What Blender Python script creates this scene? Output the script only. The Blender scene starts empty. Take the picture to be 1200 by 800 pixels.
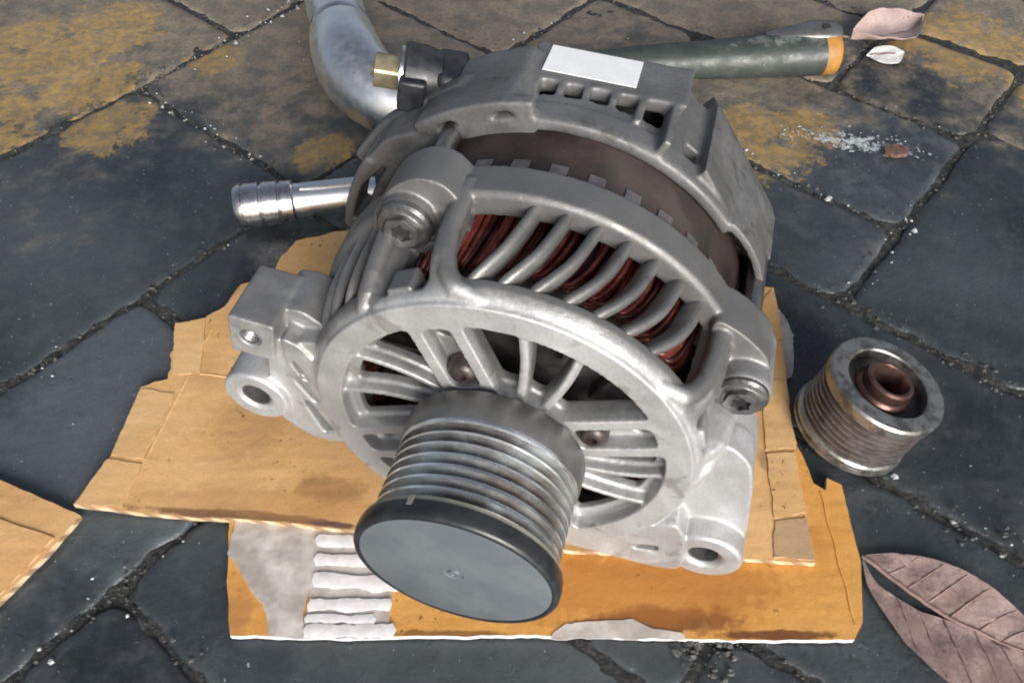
import bpy, bmesh, math, random
from mathutils import Vector, Matrix, noise
from mathutils.geometry import delaunay_2d_cdt
random.seed(7)
S = 0.001                                   # everything below is written in millimetres
sc = bpy.context.scene
COL = sc.collection
R = math.radians

# ------------------------------------------------------------------ camera, sky, sun, exposure
cam = bpy.data.cameras.new('camera'); co = bpy.data.objects.new('camera', cam); COL.objects.link(co)
co.location = (0.0047, -0.1627, 0.332); co.rotation_euler = (R(40), 0, 0)
cam.sensor_width = 36; cam.lens = 36 * 1000 / 1200; cam.clip_start = 0.01; cam.clip_end = 50
sc.camera = co
sc.cycles.filter_width = 1.9
SUN_EL, SUN_ROT = R(24), R(164)
world = bpy.data.worlds.new('World'); sc.world = world; world.use_nodes = True
wn = world.node_tree; wn.nodes.clear()
sky = wn.nodes.new('ShaderNodeTexSky'); sky.sky_type = 'NISHITA'; sky.sun_disc = False
sky.sun_elevation = SUN_EL; sky.sun_rotation = SUN_ROT; sky.air_density = 1.0; sky.dust_density = 4.0; sky.ozone_density = 1.0
hs = wn.nodes.new('ShaderNodeHueSaturation'); hs.inputs['Saturation'].default_value = 0.55
bg = wn.nodes.new('ShaderNodeBackground'); bg.inputs['Strength'].default_value = 0.055
wo = wn.nodes.new('ShaderNodeOutputWorld')
wn.links.new(sky.outputs[0], hs.inputs['Color']); wn.links.new(hs.outputs[0], bg.inputs[0]); wn.links.new(bg.outputs[0], wo.inputs[0])
sun = bpy.data.lights.new('sun', 'SUN'); sun.energy = 2.2; sun.angle = R(34); sun.color = (1.0, 0.97, 0.93)
so = bpy.data.objects.new('sun', sun); COL.objects.link(so)
sdir = Vector((math.sin(SUN_ROT) * math.cos(SUN_EL), math.cos(SUN_ROT) * math.cos(SUN_EL), math.sin(SUN_EL)))
so.rotation_euler = (-sdir).to_track_quat('-Z', 'Y').to_euler(); so.location = sdir * 2
sc.view_settings.view_transform = 'Standard'; sc.view_settings.look = 'None'
sc.view_settings.exposure = 1.12; sc.view_settings.gamma = 1.0; sc.view_settings.use_curve_mapping = False

# ------------------------------------------------------------------ materials
class NT:
    def __init__(s, name):
        s.m = bpy.data.materials.new(name); s.m.use_nodes = True
        s.t = s.m.node_tree; s.b = s.t.nodes['Principled BSDF']; s.tc = None
    def n(s, typ, **kw):
        x = s.t.nodes.new(typ)
        for k, v in kw.items(): setattr(x, k, v)
        return x
    def l(s, a, b): s.t.links.new(a, b)
    def co(s, kind='Object'):
        if not s.tc: s.tc = s.n('ShaderNodeTexCoord')
        return s.tc.outputs[kind]
    def pos(s):
        return s.n('ShaderNodeNewGeometry').outputs['Position']
    def noise(s, scale, detail=4, rough=.55, vec=None, dist=0.0):
        x = s.n('ShaderNodeTexNoise'); x.inputs['Scale'].default_value = scale; x.inputs['Detail'].default_value = detail
        x.inputs['Roughness'].default_value = rough; x.inputs['Distortion'].default_value = dist
        s.l(vec if vec is not None else s.co(), x.inputs['Vector']); return x.outputs['Fac']
    def ramp(s, fac, a, b, va=0.0, vb=1.0):
        x = s.n('ShaderNodeMapRange'); x.inputs['From Min'].default_value = a; x.inputs['From Max'].default_value = b
        x.inputs['To Min'].default_value = va; x.inputs['To Max'].default_value = vb; x.interpolation_type = 'SMOOTHSTEP'
        s.l(fac, x.inputs['Value']); return x.outputs['Result']
    def math(s, op, a, b=None):
        x = s.n('ShaderNodeMath', operation=op)
        for i, v in enumerate((a, b)):
            if v is None: continue
            if isinstance(v, (int, float)): x.inputs[i].default_value = v
            else: s.l(v, x.inputs[i])
        return x.outputs[0]
    def mix(s, fac, a, b):
        x = s.n('ShaderNodeMix', data_type='RGBA')
        for sock, v in ((x.inputs['Factor'], fac), (x.inputs['A'], a), (x.inputs['B'], b)):
            if isinstance(v, (int, float)): sock.default_value = v
            elif isinstance(v, tuple): sock.default_value = (*v, 1) if len(v) == 3 else v
            else: s.l(v, sock)
        return x.outputs['Result']
    def set(s, **kw):
        for k, v in kw.items():
            sock = s.b.inputs[{'color': 'Base Color', 'rough': 'Roughness', 'metal': 'Metallic', 'spec': 'Specular IOR Level', 'coat': 'Coat Weight', 'coat_rough': 'Coat Roughness'}[k]]
            if isinstance(v, (int, float)): sock.default_value = v
            elif isinstance(v, tuple): sock.default_value = (*v, 1)
            else: s.l(v, sock)
    def bump(s, h, strength=.3, dist=.001, prev=None):
        x = s.n('ShaderNodeBump'); x.inputs['Strength'].default_value = strength; x.inputs['Distance'].default_value = dist
        s.l(h, x.inputs['Height'])
        if prev is not None: s.l(prev, x.inputs['Normal'])
        s.l(x.outputs[0], s.b.inputs['Normal']); return x.outputs[0]

M = {}
def casting(name, c1, c2, stain, metal=.55, ro=(.38, .58), upper_shade=None):
    t = NT(name)
    big = t.ramp(t.noise(38, 5, .6), .35, .68); fine = t.noise(420, 4, .6)
    col = t.mix(big, c1, c2)
    st = t.ramp(t.noise(70, 6, .65, dist=.6), .57, .67)
    col = t.mix(t.math('MULTIPLY', st, .6), col, stain)
    col = t.mix(t.ramp(t.noise(16, 4, .6, dist=.5), .46, .70, 0, .5), col, tuple(a * b for a, b in zip(c1, (.66, .63, .60))))
    col = t.mix(t.ramp(t.noise(700, 4, .7), .40, .66, 0, .22), col, stain)
    sp = t.ramp(t.noise(900, 2, .5), .66, .74)
    col = t.mix(t.math('MULTIPLY', sp, .35), col, stain)
    if upper_shade:                                              # dark reflection of the upper shoulder, painted into the colour by depth and height
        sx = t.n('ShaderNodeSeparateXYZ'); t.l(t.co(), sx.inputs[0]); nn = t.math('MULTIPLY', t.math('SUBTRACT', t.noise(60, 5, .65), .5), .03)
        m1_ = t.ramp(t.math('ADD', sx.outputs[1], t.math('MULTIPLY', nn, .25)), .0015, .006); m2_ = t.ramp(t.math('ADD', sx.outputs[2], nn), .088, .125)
        col = t.mix(t.math('MULTIPLY', t.math('MULTIPLY', m1_, m2_), .9), col, upper_shade)
    t.set(color=col, metal=metal, rough=t.ramp(t.noise(110, 4), .3, .7, *ro))
    b = t.bump(fine, .26, .0006); t.bump(t.noise(1300, 3, .6), .27, .0003, b)
    M[name] = t.m
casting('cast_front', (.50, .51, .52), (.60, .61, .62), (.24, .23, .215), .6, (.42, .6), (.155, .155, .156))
casting('cast_fin', (.18, .182, .184), (.28, .282, .282), (.12, .11, .10), .6, (.40, .58))  # same casting as the face; the fins' dark reflection is put into the colour
casting('cast_rear', (.15, .153, .158), (.215, .218, .224), (.07, .066, .062), .5, (.46, .66))
def simple(name, c1, c2, rough, metal=0.0, scale=60, bump=.15, bscale=600, spec=.5, lo=.38, hi=.64):
    t = NT(name); f = t.ramp(t.noise(scale, 5, .6), lo, hi)
    t.set(color=t.mix(f, c1, c2), metal=metal, spec=spec, rough=t.ramp(t.noise(scale * 2.3, 4), .3, .7, rough * .8, min(1, rough * 1.2)))
    if bump: t.bump(t.noise(bscale, 3), bump, .0005)
    M[name] = t.m; return t
simple('chrome', (.74, .76, .78), (.82, .84, .86), .38, 1.0, 80, .06, 300)
simple('chrome_worn', (.50, .50, .52), (.64, .64, .66), .27, 1.0, 120, .10, 500)
simple('pulley_steel', (.84, .88, .89), (.76, .78, .79), .26, 1.0, 60, .03, 900)
simple('groove_dust', (.66, .70, .70), (.36, .32, .31), .30, .9, 40, .06, 800)
simple('collar_steel', (.16, .16, .16), (.23, .23, .225), .42, .75, 60, .10, 700)
simple('black_cap', (.016, .018, .021), (.030, .032, .036), .34, 0, 90, .10, 700)
t = simple('cap_disc', (.115, .134, .150), (.142, .162, .178), .46, .15, 45, 0, 900)
mp = t.n('ShaderNodeMapping'); mp.inputs['Scale'].default_value = (1, 1, 14); mp.inputs['Rotation'].default_value = (0, .6, 0); t.l(t.co(), mp.inputs['Vector'])
sc1 = t.ramp(t.noise(160, 3, .6, mp.outputs[0]), .66, .72, 0, .35); ol = t.b.inputs['Base Color'].links[0].from_socket
t.set(color=t.mix(t.ramp(t.noise(300, 5, .7), .55, .72, 0, .35), t.mix(sc1, ol, (.22, .24, .25)), (.07, .08, .09))); t.bump(t.noise(160, 3, .6, mp.outputs[0]), .12, .0002)
simple('ring_beige', (.30, .29, .25), (.40, .38, .33), .4, .5)
simple('bolt_dark', (.055, .045, .045), (.11, .095, .09), .38, .6, 200, .2, 900)
simple('bolt_steel', (.17, .172, .175), (.27, .27, .27), .34, .85, 200, .15, 900)
simple('bolt_grey', (.13, .13, .132), (.22, .22, .22), .36, .75, 200, .2, 900)
simple('hole_steel', (.24, .24, .245), (.33, .33, .33), .4, .8, 200, .15, 900)
simple('copper', (.13, .026, .023), (.25, .065, .05), .34, .45, 150, .08, 700)
simple('copper_dark', (.035, .010, .010), (.085, .022, .019), .36, .4, 150, .08, 700)
simple('rotor_iron', (.030, .028, .030), (.065, .06, .06), .55, .4, 90, .3, 500)
simple('brass', (.32, .275, .18), (.42, .37, .26), .36, .75, 200, .12, 900)
simple('black_plastic', (.012, .013, .016), (.028, .03, .034), .42, 0, 120, .15, 700)
simple('label_paper', (.74, .76, .78), (.80, .81, .82), .5, 0, 120, .04, 900)
simple('spare_steel', (.36, .355, .34), (.17, .16, .15), .36, .85, 170, .2, 700, lo=.42, hi=.62)
simple('spare_groove', (.24, .205, .203), (.15, .122, .12), .40, .8, 120, .12, 900)
simple('bronze', (.21, .125, .105), (.13, .075, .065), .34, .85, 120, .12, 800)
simple('dark_bore', (.012, .011, .011), (.022, .02, .02), .5)
simple('white_flake', (.46, .48, .50), (.26, .27, .28), .6, 0, 500, 0)
simple('white_leaf', (.70, .72, .72), (.80, .81, .80), .55, 0, 200, .15, 900)
simple('chip_brown', (.10, .055, .045), (.17, .10, .085), .6, 0, 300, .3, 900)
simple('grit', (.03, .03, .03), (.12, .117, .11), .75, 0, 900, .2, 2000)
simple('soil_crumb', (.045, .042, .038), (.11, .10, .088), .85, 0, 900, .2, 2000)
simple('flute_white', (.70, .68, .69), (.80, .78, .79), .75, 0, 200, .2, 900)
simple('liner_grey', (.38, .335, .305), (.56, .515, .485), .8, 0, 75, .7, 160)
t = simple('card_edge', (.66, .50, .33), (.50, .35, .20), .85, 0, 250, 0, 900); ol = t.b.inputs['Base Color'].links[0].from_socket
w = t.n('ShaderNodeTexWave', wave_type='BANDS', bands_direction='DIAGONAL'); w.inputs['Scale'].default_value = 55; w.inputs['Distortion'].default_value = 2.0; w.inputs['Detail'].default_value = 2
t.l(t.pos(), w.inputs['Vector']); t.set(color=t.mix(t.ramp(w.outputs['Fac'], .45, .8, 0, .75), ol, (.20, .115, .055))); t.bump(w.outputs['Fac'], .7, .0012)

# stator laminations: brown varnish with fine stacked sheets across the axis
t = NT('stator_iron')
lam = t.n('ShaderNodeTexWave', wave_type='BANDS', bands_direction='Y'); lam.inputs['Scale'].default_value = 420; lam.inputs['Distortion'].default_value = .6
t.l(t.co(), lam.inputs['Vector'])
t.set(color=t.mix(t.ramp(t.noise(70, 5), .35, .65), (.026, .018, .017), (.058, .040, .038)), rough=.52, metal=.25)
t.bump(lam.outputs['Fac'], .6, .0008); M['stator_iron'] = t.m
simple('stator_pad', (.17, .155, .158), (.26, .24, .245), .45, .6, 200, .2, 700)

# cardboard: kraft paper, faint corrugation, oil stains and crumbs of dirt
def card(name, c1, c2, stain, seed, marks=()):
    t = NT(name); P = t.pos()
    mp = t.n('ShaderNodeMapping'); mp.inputs['Location'].default_value = (seed, seed * .7, 0); t.l(P, mp.inputs['Vector']); P2 = mp.outputs[0]
    col = t.mix(t.ramp(t.noise(22, 5, .6, P2), .35, .68), c1, c2)
    fib = t.noise(700, 3, .7, P2)
    col = t.mix(t.ramp(fib, .35, .75, 0, .22), col, stain)
    st = t.ramp(t.noise(13, 5, .6, P2, .5), .50, .68, 0, .5)
    col = t.mix(st, col, stain)
    sp = t.math('MULTIPLY', t.ramp(t.noise(330, 3, .6, P2), .655, .70), t.ramp(t.noise(24, 2, .5, P2), .5, .62))
    col = t.mix(t.math('MULTIPLY', sp, .85), col, (.07, .035, .022))
    for (x, y, rx, ry, an, k, cc) in marks:                # oil and mud stains and darker patches on this sheet
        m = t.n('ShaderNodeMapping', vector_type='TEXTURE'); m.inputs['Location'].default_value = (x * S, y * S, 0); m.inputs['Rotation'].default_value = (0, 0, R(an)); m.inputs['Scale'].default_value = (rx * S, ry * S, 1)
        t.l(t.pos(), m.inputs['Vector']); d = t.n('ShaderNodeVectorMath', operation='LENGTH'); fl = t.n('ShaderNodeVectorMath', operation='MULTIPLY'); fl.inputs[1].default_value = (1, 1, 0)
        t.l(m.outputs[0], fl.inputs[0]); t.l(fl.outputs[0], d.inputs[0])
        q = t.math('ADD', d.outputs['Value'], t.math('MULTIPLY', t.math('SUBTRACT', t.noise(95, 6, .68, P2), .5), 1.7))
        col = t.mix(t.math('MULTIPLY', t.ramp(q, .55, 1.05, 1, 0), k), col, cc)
    t.set(color=col, rough=.72, spec=.35)
    w = t.n('ShaderNodeTexWave', wave_type='BANDS', bands_direction='Y'); w.inputs['Scale'].default_value = 48; w.inputs['Distortion'].default_value = .25; w.inputs['Detail'].default_value = 2
    t.l(P2, w.inputs['Vector'])
    b = t.bump(w.outputs['Fac'], .045, .0008); b = t.bump(t.noise(45, 5, .6, P2), .35, .003, b); t.bump(t.noise(1100, 3, .6, P2), .3, .0003, b)
    M[name] = t.m
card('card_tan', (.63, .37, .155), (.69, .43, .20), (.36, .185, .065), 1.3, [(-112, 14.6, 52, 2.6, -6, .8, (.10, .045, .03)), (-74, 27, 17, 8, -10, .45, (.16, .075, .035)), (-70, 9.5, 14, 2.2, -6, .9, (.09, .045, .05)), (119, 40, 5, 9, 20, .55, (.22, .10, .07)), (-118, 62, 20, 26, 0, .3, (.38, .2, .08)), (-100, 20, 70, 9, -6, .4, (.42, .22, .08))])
card('card_orange', (.60, .29, .068), (.66, .35, .10), (.33, .12, .025), 4.1, [(60, -31, 42, 6.5, 2, .85, (.085, .028, .012)), (55, -18, 70, 20, 0, .55, (.36, .13, .025)), (112, -36.5, 30, 2.4, 0, .85, (.10, .03, .015)), (-105, -30, 9, 12, 0, .6, (.36, .15, .06)), (-20, -36, 30, 2, 0, .7, (.12, .05, .02))])  # the broadest mark is a darker orange patch below pulley and housing
card('card_flap', (.62, .375, .16), (.67, .43, .21), (.45, .27, .13), 7.7)
card('card_dull', (.44, .29, .17), (.50, .34, .21), (.30, .18, .10), 9.2)

# dried leaf
def leafmat(name, c1, c2, vein):
    t = NT(name)
    col = t.mix(t.ramp(t.noise(60, 5, .6), .35, .65), c1, c2)
    col = t.mix(t.ramp(t.noise(28, 5, .65, dist=.6), .48, .68, 0, .55), col, vein)
    col = t.mix(t.ramp(t.noise(240, 5, .65), .56, .72, 0, .7), col, vein)
    vo = t.n('ShaderNodeTexVoronoi', feature='DISTANCE_TO_EDGE'); vo.inputs['Scale'].default_value = 260; t.l(t.co(), vo.inputs['Vector'])
    col = t.mix(t.ramp(vo.outputs['Distance'], .0, .07, .35, 0), col, vein)
    t.set(color=col, rough=.55, spec=.4); b = t.bump(t.noise(180, 5), .35, .0012); t.bump(t.noise(900, 3), .2, .0004, b)
    M[name] = t.m
leafmat('leaf_dry', (.25, .17, .155), (.39, .285, .265), (.10, .06, .055))
leafmat('leaf_vein', (.34, .23, .20), (.24, .15, .135), (.12, .07, .06))
leafmat('leaf_small', (.40, .30, .285), (.50, .39, .37), (.25, .17, .155))

# tool handle: dark green paint rubbed pale, with an orange tip
t = NT('handle_green')
wear = t.ramp(t.noise(55, 6, .65, dist=.8), .55, .62)
col = t.mix(t.ramp(t.noise(30, 4), .3, .7), (.026, .036, .033), (.044, .054, .050))
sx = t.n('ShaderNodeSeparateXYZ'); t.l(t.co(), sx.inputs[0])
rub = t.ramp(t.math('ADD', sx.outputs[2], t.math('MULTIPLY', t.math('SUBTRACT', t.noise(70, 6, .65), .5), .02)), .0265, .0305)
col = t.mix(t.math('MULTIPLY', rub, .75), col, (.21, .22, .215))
col = t.mix(t.math('MULTIPLY', wear, .12), col, (.19, .20, .19))
col = t.mix(t.ramp(t.noise(420, 3), .70, .75, 0, .5), col, (.40, .41, .40))
t.set(color=col, rough=t.ramp(t.noise(80, 4), .3, .7, .35, .6)); t.bump(t.noise(300, 4), .3, .0008); M['handle_green'] = t.m
simple('handle_orange', (.42, .20, .035), (.30, .15, .04), .5, 0, 90, .3, 500)

# paving stone: dark wet stone, dry mud and old yellow paint where those patches lie
YEL = [(-340, 385, 75), (-285, 345, 55), (-205, 375, 30), (-255, 300, 45), (-112, 268, 30), (-330, 300, 50), (160, 282, 62), (195, 296, 35), (118, 300, 34), (-290, 415, 60), (330, 395, 80), (375, 350, 60)]
def stone(name, k, wetmul):
    t = NT(name); P = t.pos()
    sep = t.n('ShaderNodeSeparateXYZ'); t.l(P, sep.inputs[0])
    n1 = t.noise(9, 6, .6, P); n2 = t.noise(55, 6, .65, P); n3 = t.noise(420, 4, .7, P)
    col = t.mix(t.ramp(n1, .35, .66), (.019 * k, .023 * k, .0265 * k), (.038 * k, .046 * k, .052 * k))
    col = t.mix(t.ramp(n2, .42, .68, 0, .6), col, (.061 * k, .068 * k, .073 * k))
    col = t.mix(t.ramp(t.noise(190, 5, .7, P), .50, .68, 0, .45), col, (.016, .018, .019))
    col = t.mix(t.ramp(t.noise(4.5, 4, .55, P, .4), .42, .70, 0, .65), col, (.070 * k, .082 * k, .090 * k))
    yy = t.math('ADD', t.math('ADD', sep.outputs[1], t.math('MULTIPLY', t.math('SUBTRACT', n1, .5), .50)), t.math('MULTIPLY', t.math('SUBTRACT', n2, .5), .22))
    mud = t.ramp(yy, .25, .40)
    mudc = t.mix(t.ramp(n2, .35, .65), (.15, .132, .108), (.25, .205, .15))
    mudc = t.mix(t.ramp(n3, .45, .72, 0, .6), mudc, (.07, .065, .06))
    col = t.mix(t.math('MULTIPLY', mud, .85), col, mudc)
    yel = None
    for (x, y, r) in YEL:
        d = t.n('ShaderNodeVectorMath', operation='DISTANCE'); t.l(P, d.inputs[0]); d.inputs[1].default_value = (x * S, y * S, 0)
        q = t.ramp(d.outputs['Value'], r * S * .35, r * S * 1.15, 1, 0)
        yel = q if yel is None else t.math('MAXIMUM', yel, q)
    ym = t.ramp(t.math('ADD', t.math('MULTIPLY', yel, .34), t.math('MULTIPLY', t.noise(42, 9, .78, P, .15), .9)), .67, .76)
    yc = t.mix(t.ramp(t.noise(130, 5, .65, P), .35, .62), (.40, .26, .08), (.24, .17, .085))
    col = t.mix(t.math('MULTIPLY', ym, .7), col, yc)
    mw = t.n('ShaderNodeMapping', vector_type='TEXTURE'); mw.inputs['Location'].default_value = (.220, .281, 0); mw.inputs['Rotation'].default_value = (0, 0, R(-15)); mw.inputs['Scale'].default_value = (.052, .013, 1)
    t.l(P, mw.inputs['Vector']); fl = t.n('ShaderNodeVectorMath', operation='MULTIPLY'); fl.inputs[1].default_value = (1, 1, 0); t.l(mw.outputs[0], fl.inputs[0])
    dl = t.n('ShaderNodeVectorMath', operation='LENGTH'); t.l(fl.outputs[0], dl.inputs[0])
    wp = t.ramp(t.math('ADD', t.math('SUBTRACT', 1.0, dl.outputs['Value']), t.math('MULTIPLY', t.math('SUBTRACT', t.noise(170, 6, .75, P, .3), .5), 4.2)), .55, .85)
    col = t.mix(t.math('MULTIPLY', wp, t.ramp(dl.outputs['Value'], .9, 1.35, .9, 0)), col, (.50, .54, .57))
    sp = t.ramp(t.noise(520, 2, .5, P), .735, .76)
    col = t.mix(t.math('MULTIPLY', sp, .75), col, (.42, .44, .45))
    rough = t.ramp(n1, .3, .7, .24 * wetmul, .42 * wetmul)
    rough = t.math('ADD', rough, t.math('MULTIPLY', mud, .32))
    t.set(color=col, rough=rough, spec=.5)
    b = t.bump(n2, .42, .0024); b = t.bump(n3, .34, .0009, b); b = t.bump(t.ramp(t.noise(240, 3, .6, P), .62, .72), .28, -.0012, b); M[name] = t.m
stone('stone_a', 1.25, 1.0); stone('stone_b', 1.6, 1.1); stone('stone_c', 1.0, .95)
t = NT('joint_soil'); P = t.pos()
t.set(color=t.mix(t.ramp(t.noise(260, 6, .7, P), .4, .65), (.018, .019, .020), (.064, .063, .060)), rough=.75)
t.bump(t.noise(300, 6, .7, P), .8, .003); M['joint_soil'] = t.m

# ------------------------------------------------------------------ mesh helpers (mm in, metres out)
def link(o, parent=None):
    COL.objects.link(o)
    if parent: o.parent = parent
    return o
def mesh_obj(name, verts, faces, mat, parent=None, smooth=True, angle=35, xf=None, mats=None, fmat=None):
    me = bpy.data.meshes.new(name)
    vs = [Vector(v) for v in verts]
    if xf: vs = [Vector(xf(*v)) for v in vs]
    me.from_pydata([tuple(v * S) for v in vs], [], faces)
    me.materials.append(M[mat])
    for x in (mats or []): me.materials.append(M[x])
    if fmat: me.polygons.foreach_set('material_index', fmat)
    if smooth:
        me.polygons.foreach_set('use_smooth', [True] * len(me.polygons)); me.set_sharp_from_angle(angle=R(angle))
    me.update()
    return link(bpy.data.objects.new(name, me), parent)
def tag(o, label=None, cat=None, group=None, kind=None):
    if label: o['label'] = label
    if cat: o['category'] = cat
    if group: o['group'] = group
    if kind: o['kind'] = kind
    return o
def empty(name, loc=(0, 0, 0), rot=(0, 0, 0)):
    o = bpy.data.objects.new(name, None); o.empty_display_size = .02
    o.location = Vector(loc) * S; o.rotation_euler = rot; COL.objects.link(o); return o
class G:                                                   # geometry bag
    def __init__(s): s.v = []; s.f = []
    def add(s, vf):
        v, f = vf; k = len(s.v); s.v += [tuple(a) for a in v]; s.f += [tuple(i + k for i in q) for q in f]; return s
def revolve(prof, seg=96, th0=0, th1=360, center=(0, 0), closed=True):
    """closed (r,z) outline turned about the z axis; th in degrees"""
    full = abs(th1 - th0) >= 359.99; n = seg if full else seg + 1; m = len(prof); v = []; f = []
    for i in range(n):
        a = R(th0 + (th1 - th0) * i / seg); c, s_ = math.cos(a), math.sin(a)
        for r, z in prof: v.append((center[0] + r * c, center[1] + r * s_, z))
    for i in range(seg):
        j = (i + 1) % n
        for k in range(m if closed else m - 1):
            k2 = (k + 1) % m
            f.append((i * m + k, j * m + k, j * m + k2, i * m + k2))
    if not full and closed:
        f.append(tuple(range(m))); f.append(tuple((n - 1) * m + k for k in reversed(range(m))))
    return v, f
def solid(prof, seg=48, center=(0, 0)):
    """(r,z) line from axis to axis -> closed turned solid"""
    v, f = revolve(prof, seg, center=center, closed=False); m = len(prof)
    if prof[0][0] > 1e-6: f.append(tuple(i * m for i in range(seg)))
    if prof[-1][0] > 1e-6: f.append(tuple(i * m + m - 1 for i in reversed(range(seg))))
    return v, f
def plate(outer, holes, z0, z1):
    cu = bpy.data.curves.new('tmp', 'CURVE'); cu.dimensions = '2D'; cu.fill_mode = 'BOTH'; cu.extrude = (z1 - z0) / 2
    for poly in [outer] + list(holes):
        sp = cu.splines.new('POLY'); sp.points.add(len(poly) - 1); sp.use_cyclic_u = True
        for p, (x, y) in zip(sp.points, poly): p.co = (x, y, 0, 1)
    o = bpy.data.objects.new('tmp', cu); COL.objects.link(o)
    dg = bpy.context.evaluated_depsgraph_get(); me = bpy.data.meshes.new_from_object(o.evaluated_get(dg))
    bm = bmesh.new(); bm.from_mesh(me); bmesh.ops.remove_doubles(bm, verts=bm.verts, dist=1e-4); bmesh.ops.recalc_face_normals(bm, faces=bm.faces)
    v = [(a.co.x, a.co.y, a.co.z + (z0 + z1) / 2) for a in bm.verts]; bm.verts.index_update(); f = [tuple(a.index for a in q.verts) for q in bm.faces]
    bm.free(); bpy.data.objects.remove(o); bpy.data.curves.remove(cu); bpy.data.meshes.remove(me)
    return v, f
def circle(cx, cy, r, n=48): return [(cx + r * math.cos(2 * math.pi * i / n), cy + r * math.sin(2 * math.pi * i / n)) for i in range(n)]
def rounded(poly, r, n=5):
    out = []; k = len(poly)
    for i in range(k):
        a, b, c = Vector(poly[i - 1]), Vector(poly[i]), Vector(poly[(i + 1) % k])
        u = (a - b); w = (c - b); q = min(r, u.length * .45, w.length * .45); p0 = b + u.normalized() * q; p1 = b + w.normalized() * q
        for j in range(n + 1):
            t_ = j / n; out.append(tuple((1 - t_) ** 2 * p0 + 2 * t_ * (1 - t_) * b + t_ ** 2 * p1))
    return out
def polar(r, deg): return (r * math.cos(R(deg)), r * math.sin(R(deg)))
def sweep(path, section, up=None, scale=None, cap=True):
    """section (a,b) swept along 3D path; a along 'side', b along 'up' (callable or vector)"""
    path = [Vector(p) for p in path]; n = len(path); m = len(section); v = []; f = []
    for i, p in enumerate(path):
        tg = (path[min(i + 1, n - 1)] - path[max(i - 1, 0)]).normalized()
        u = Vector(up(p)) if callable(up) else Vector(up or (0, 0, 1))
        u = (u - tg * u.dot(tg)).normalized(); sd = tg.cross(u); k = scale[i] if scale else 1
        for a, b in section: v.append(p + sd * a * k + u * b * k)
    for i in range(n - 1):
        for j in range(m):
            j2 = (j + 1) % m; f.append((i * m + j, i * m + j2, (i + 1) * m + j2, (i + 1) * m + j))
    if cap: f.append(tuple(reversed(range(m)))); f.append(tuple((n - 1) * m + j for j in range(m)))
    return v, f
def ring_section(r, n=10): return [(r * math.cos(2 * math.pi * i / n), r * math.sin(2 * math.pi * i / n)) for i in range(n)]
def box(x0, x1, y0, y1, z0, z1):
    v = [(x, y, z) for z in (z0, z1) for y in (y0, y1) for x in (x0, x1)]
    return v, [(0, 2, 3, 1), (4, 5, 7, 6), (0, 1, 5, 4), (2, 6, 7, 3), (0, 4, 6, 2), (1, 3, 7, 5)]
def shell(rf, th0, th1, zs, thick, nt=None):
    """closed curved slab: outer radius rf(th,z) for th in degrees, list of z; inner = outer - thick"""
    nt = nt or max(4, int(abs(th1 - th0) / 1.2)); nz = len(zs); v = []; f = []
    for lay in (0, 1):
        for i in range(nt + 1):
            th = th0 + (th1 - th0) * i / nt
            for z in zs:
                r = rf(th, z) - lay * thick; x, y = polar(r, th); v.append((x, y, z))
    N = (nt + 1) * nz; ix = lambda l, i, k: l * N + i * nz + k
    for i in range(nt):
        for k in range(nz - 1):
            f.append((ix(0, i, k), ix(0, i + 1, k), ix(0, i + 1, k + 1), ix(0, i, k + 1)))
            f.append((ix(1, i, k), ix(1, i, k + 1), ix(1, i + 1, k + 1), ix(1, i + 1, k)))
    for i in range(nt):
        for k in (0, nz - 1):
            q = (ix(0, i, k), ix(1, i, k), ix(1, i + 1, k), ix(0, i + 1, k)); f.append(q if k == 0 else tuple(reversed(q)))
    for k in range(nz - 1):
        for i in (0, nt):
            q = (ix(0, i, k), ix(0, i, k + 1), ix(1, i, k + 1), ix(1, i, k)); f.append(q if i == 0 else tuple(reversed(q)))
    return v, f
def fuse(name, g, voxel, mat, parent, xf, smooth=5, factor=.5):
    """cast as one body: overlapping solids are fused on a fine grid and softened, as a casting is"""
    me = bpy.data.meshes.new('tmp'); me.from_pydata(g.v, [], g.f)
    bm = bmesh.new(); bm.from_mesh(me); bmesh.ops.recalc_face_normals(bm, faces=bm.faces); bm.to_mesh(me); bm.free()
    o = bpy.data.objects.new('tmp', me); COL.objects.link(o)
    r = o.modifiers.new('r', 'REMESH'); r.mode = 'VOXEL'; r.voxel_size = voxel
    s_ = o.modifiers.new('s', 'SMOOTH'); s_.factor = factor; s_.iterations = smooth
    dg = bpy.context.evaluated_depsgraph_get(); m2 = bpy.data.meshes.new_from_object(o.evaluated_get(dg))
    bpy.data.objects.remove(o); bpy.data.meshes.remove(me)
    for v in m2.vertices: v.co = Vector(xf(*v.co)) * S
    m2.name = name; m2.materials.clear(); m2.materials.append(M[mat]); m2.polygons.foreach_set('use_smooth', [True] * len(m2.polygons)); m2.update()
    return link(bpy.data.objects.new(name, m2), parent)

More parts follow.
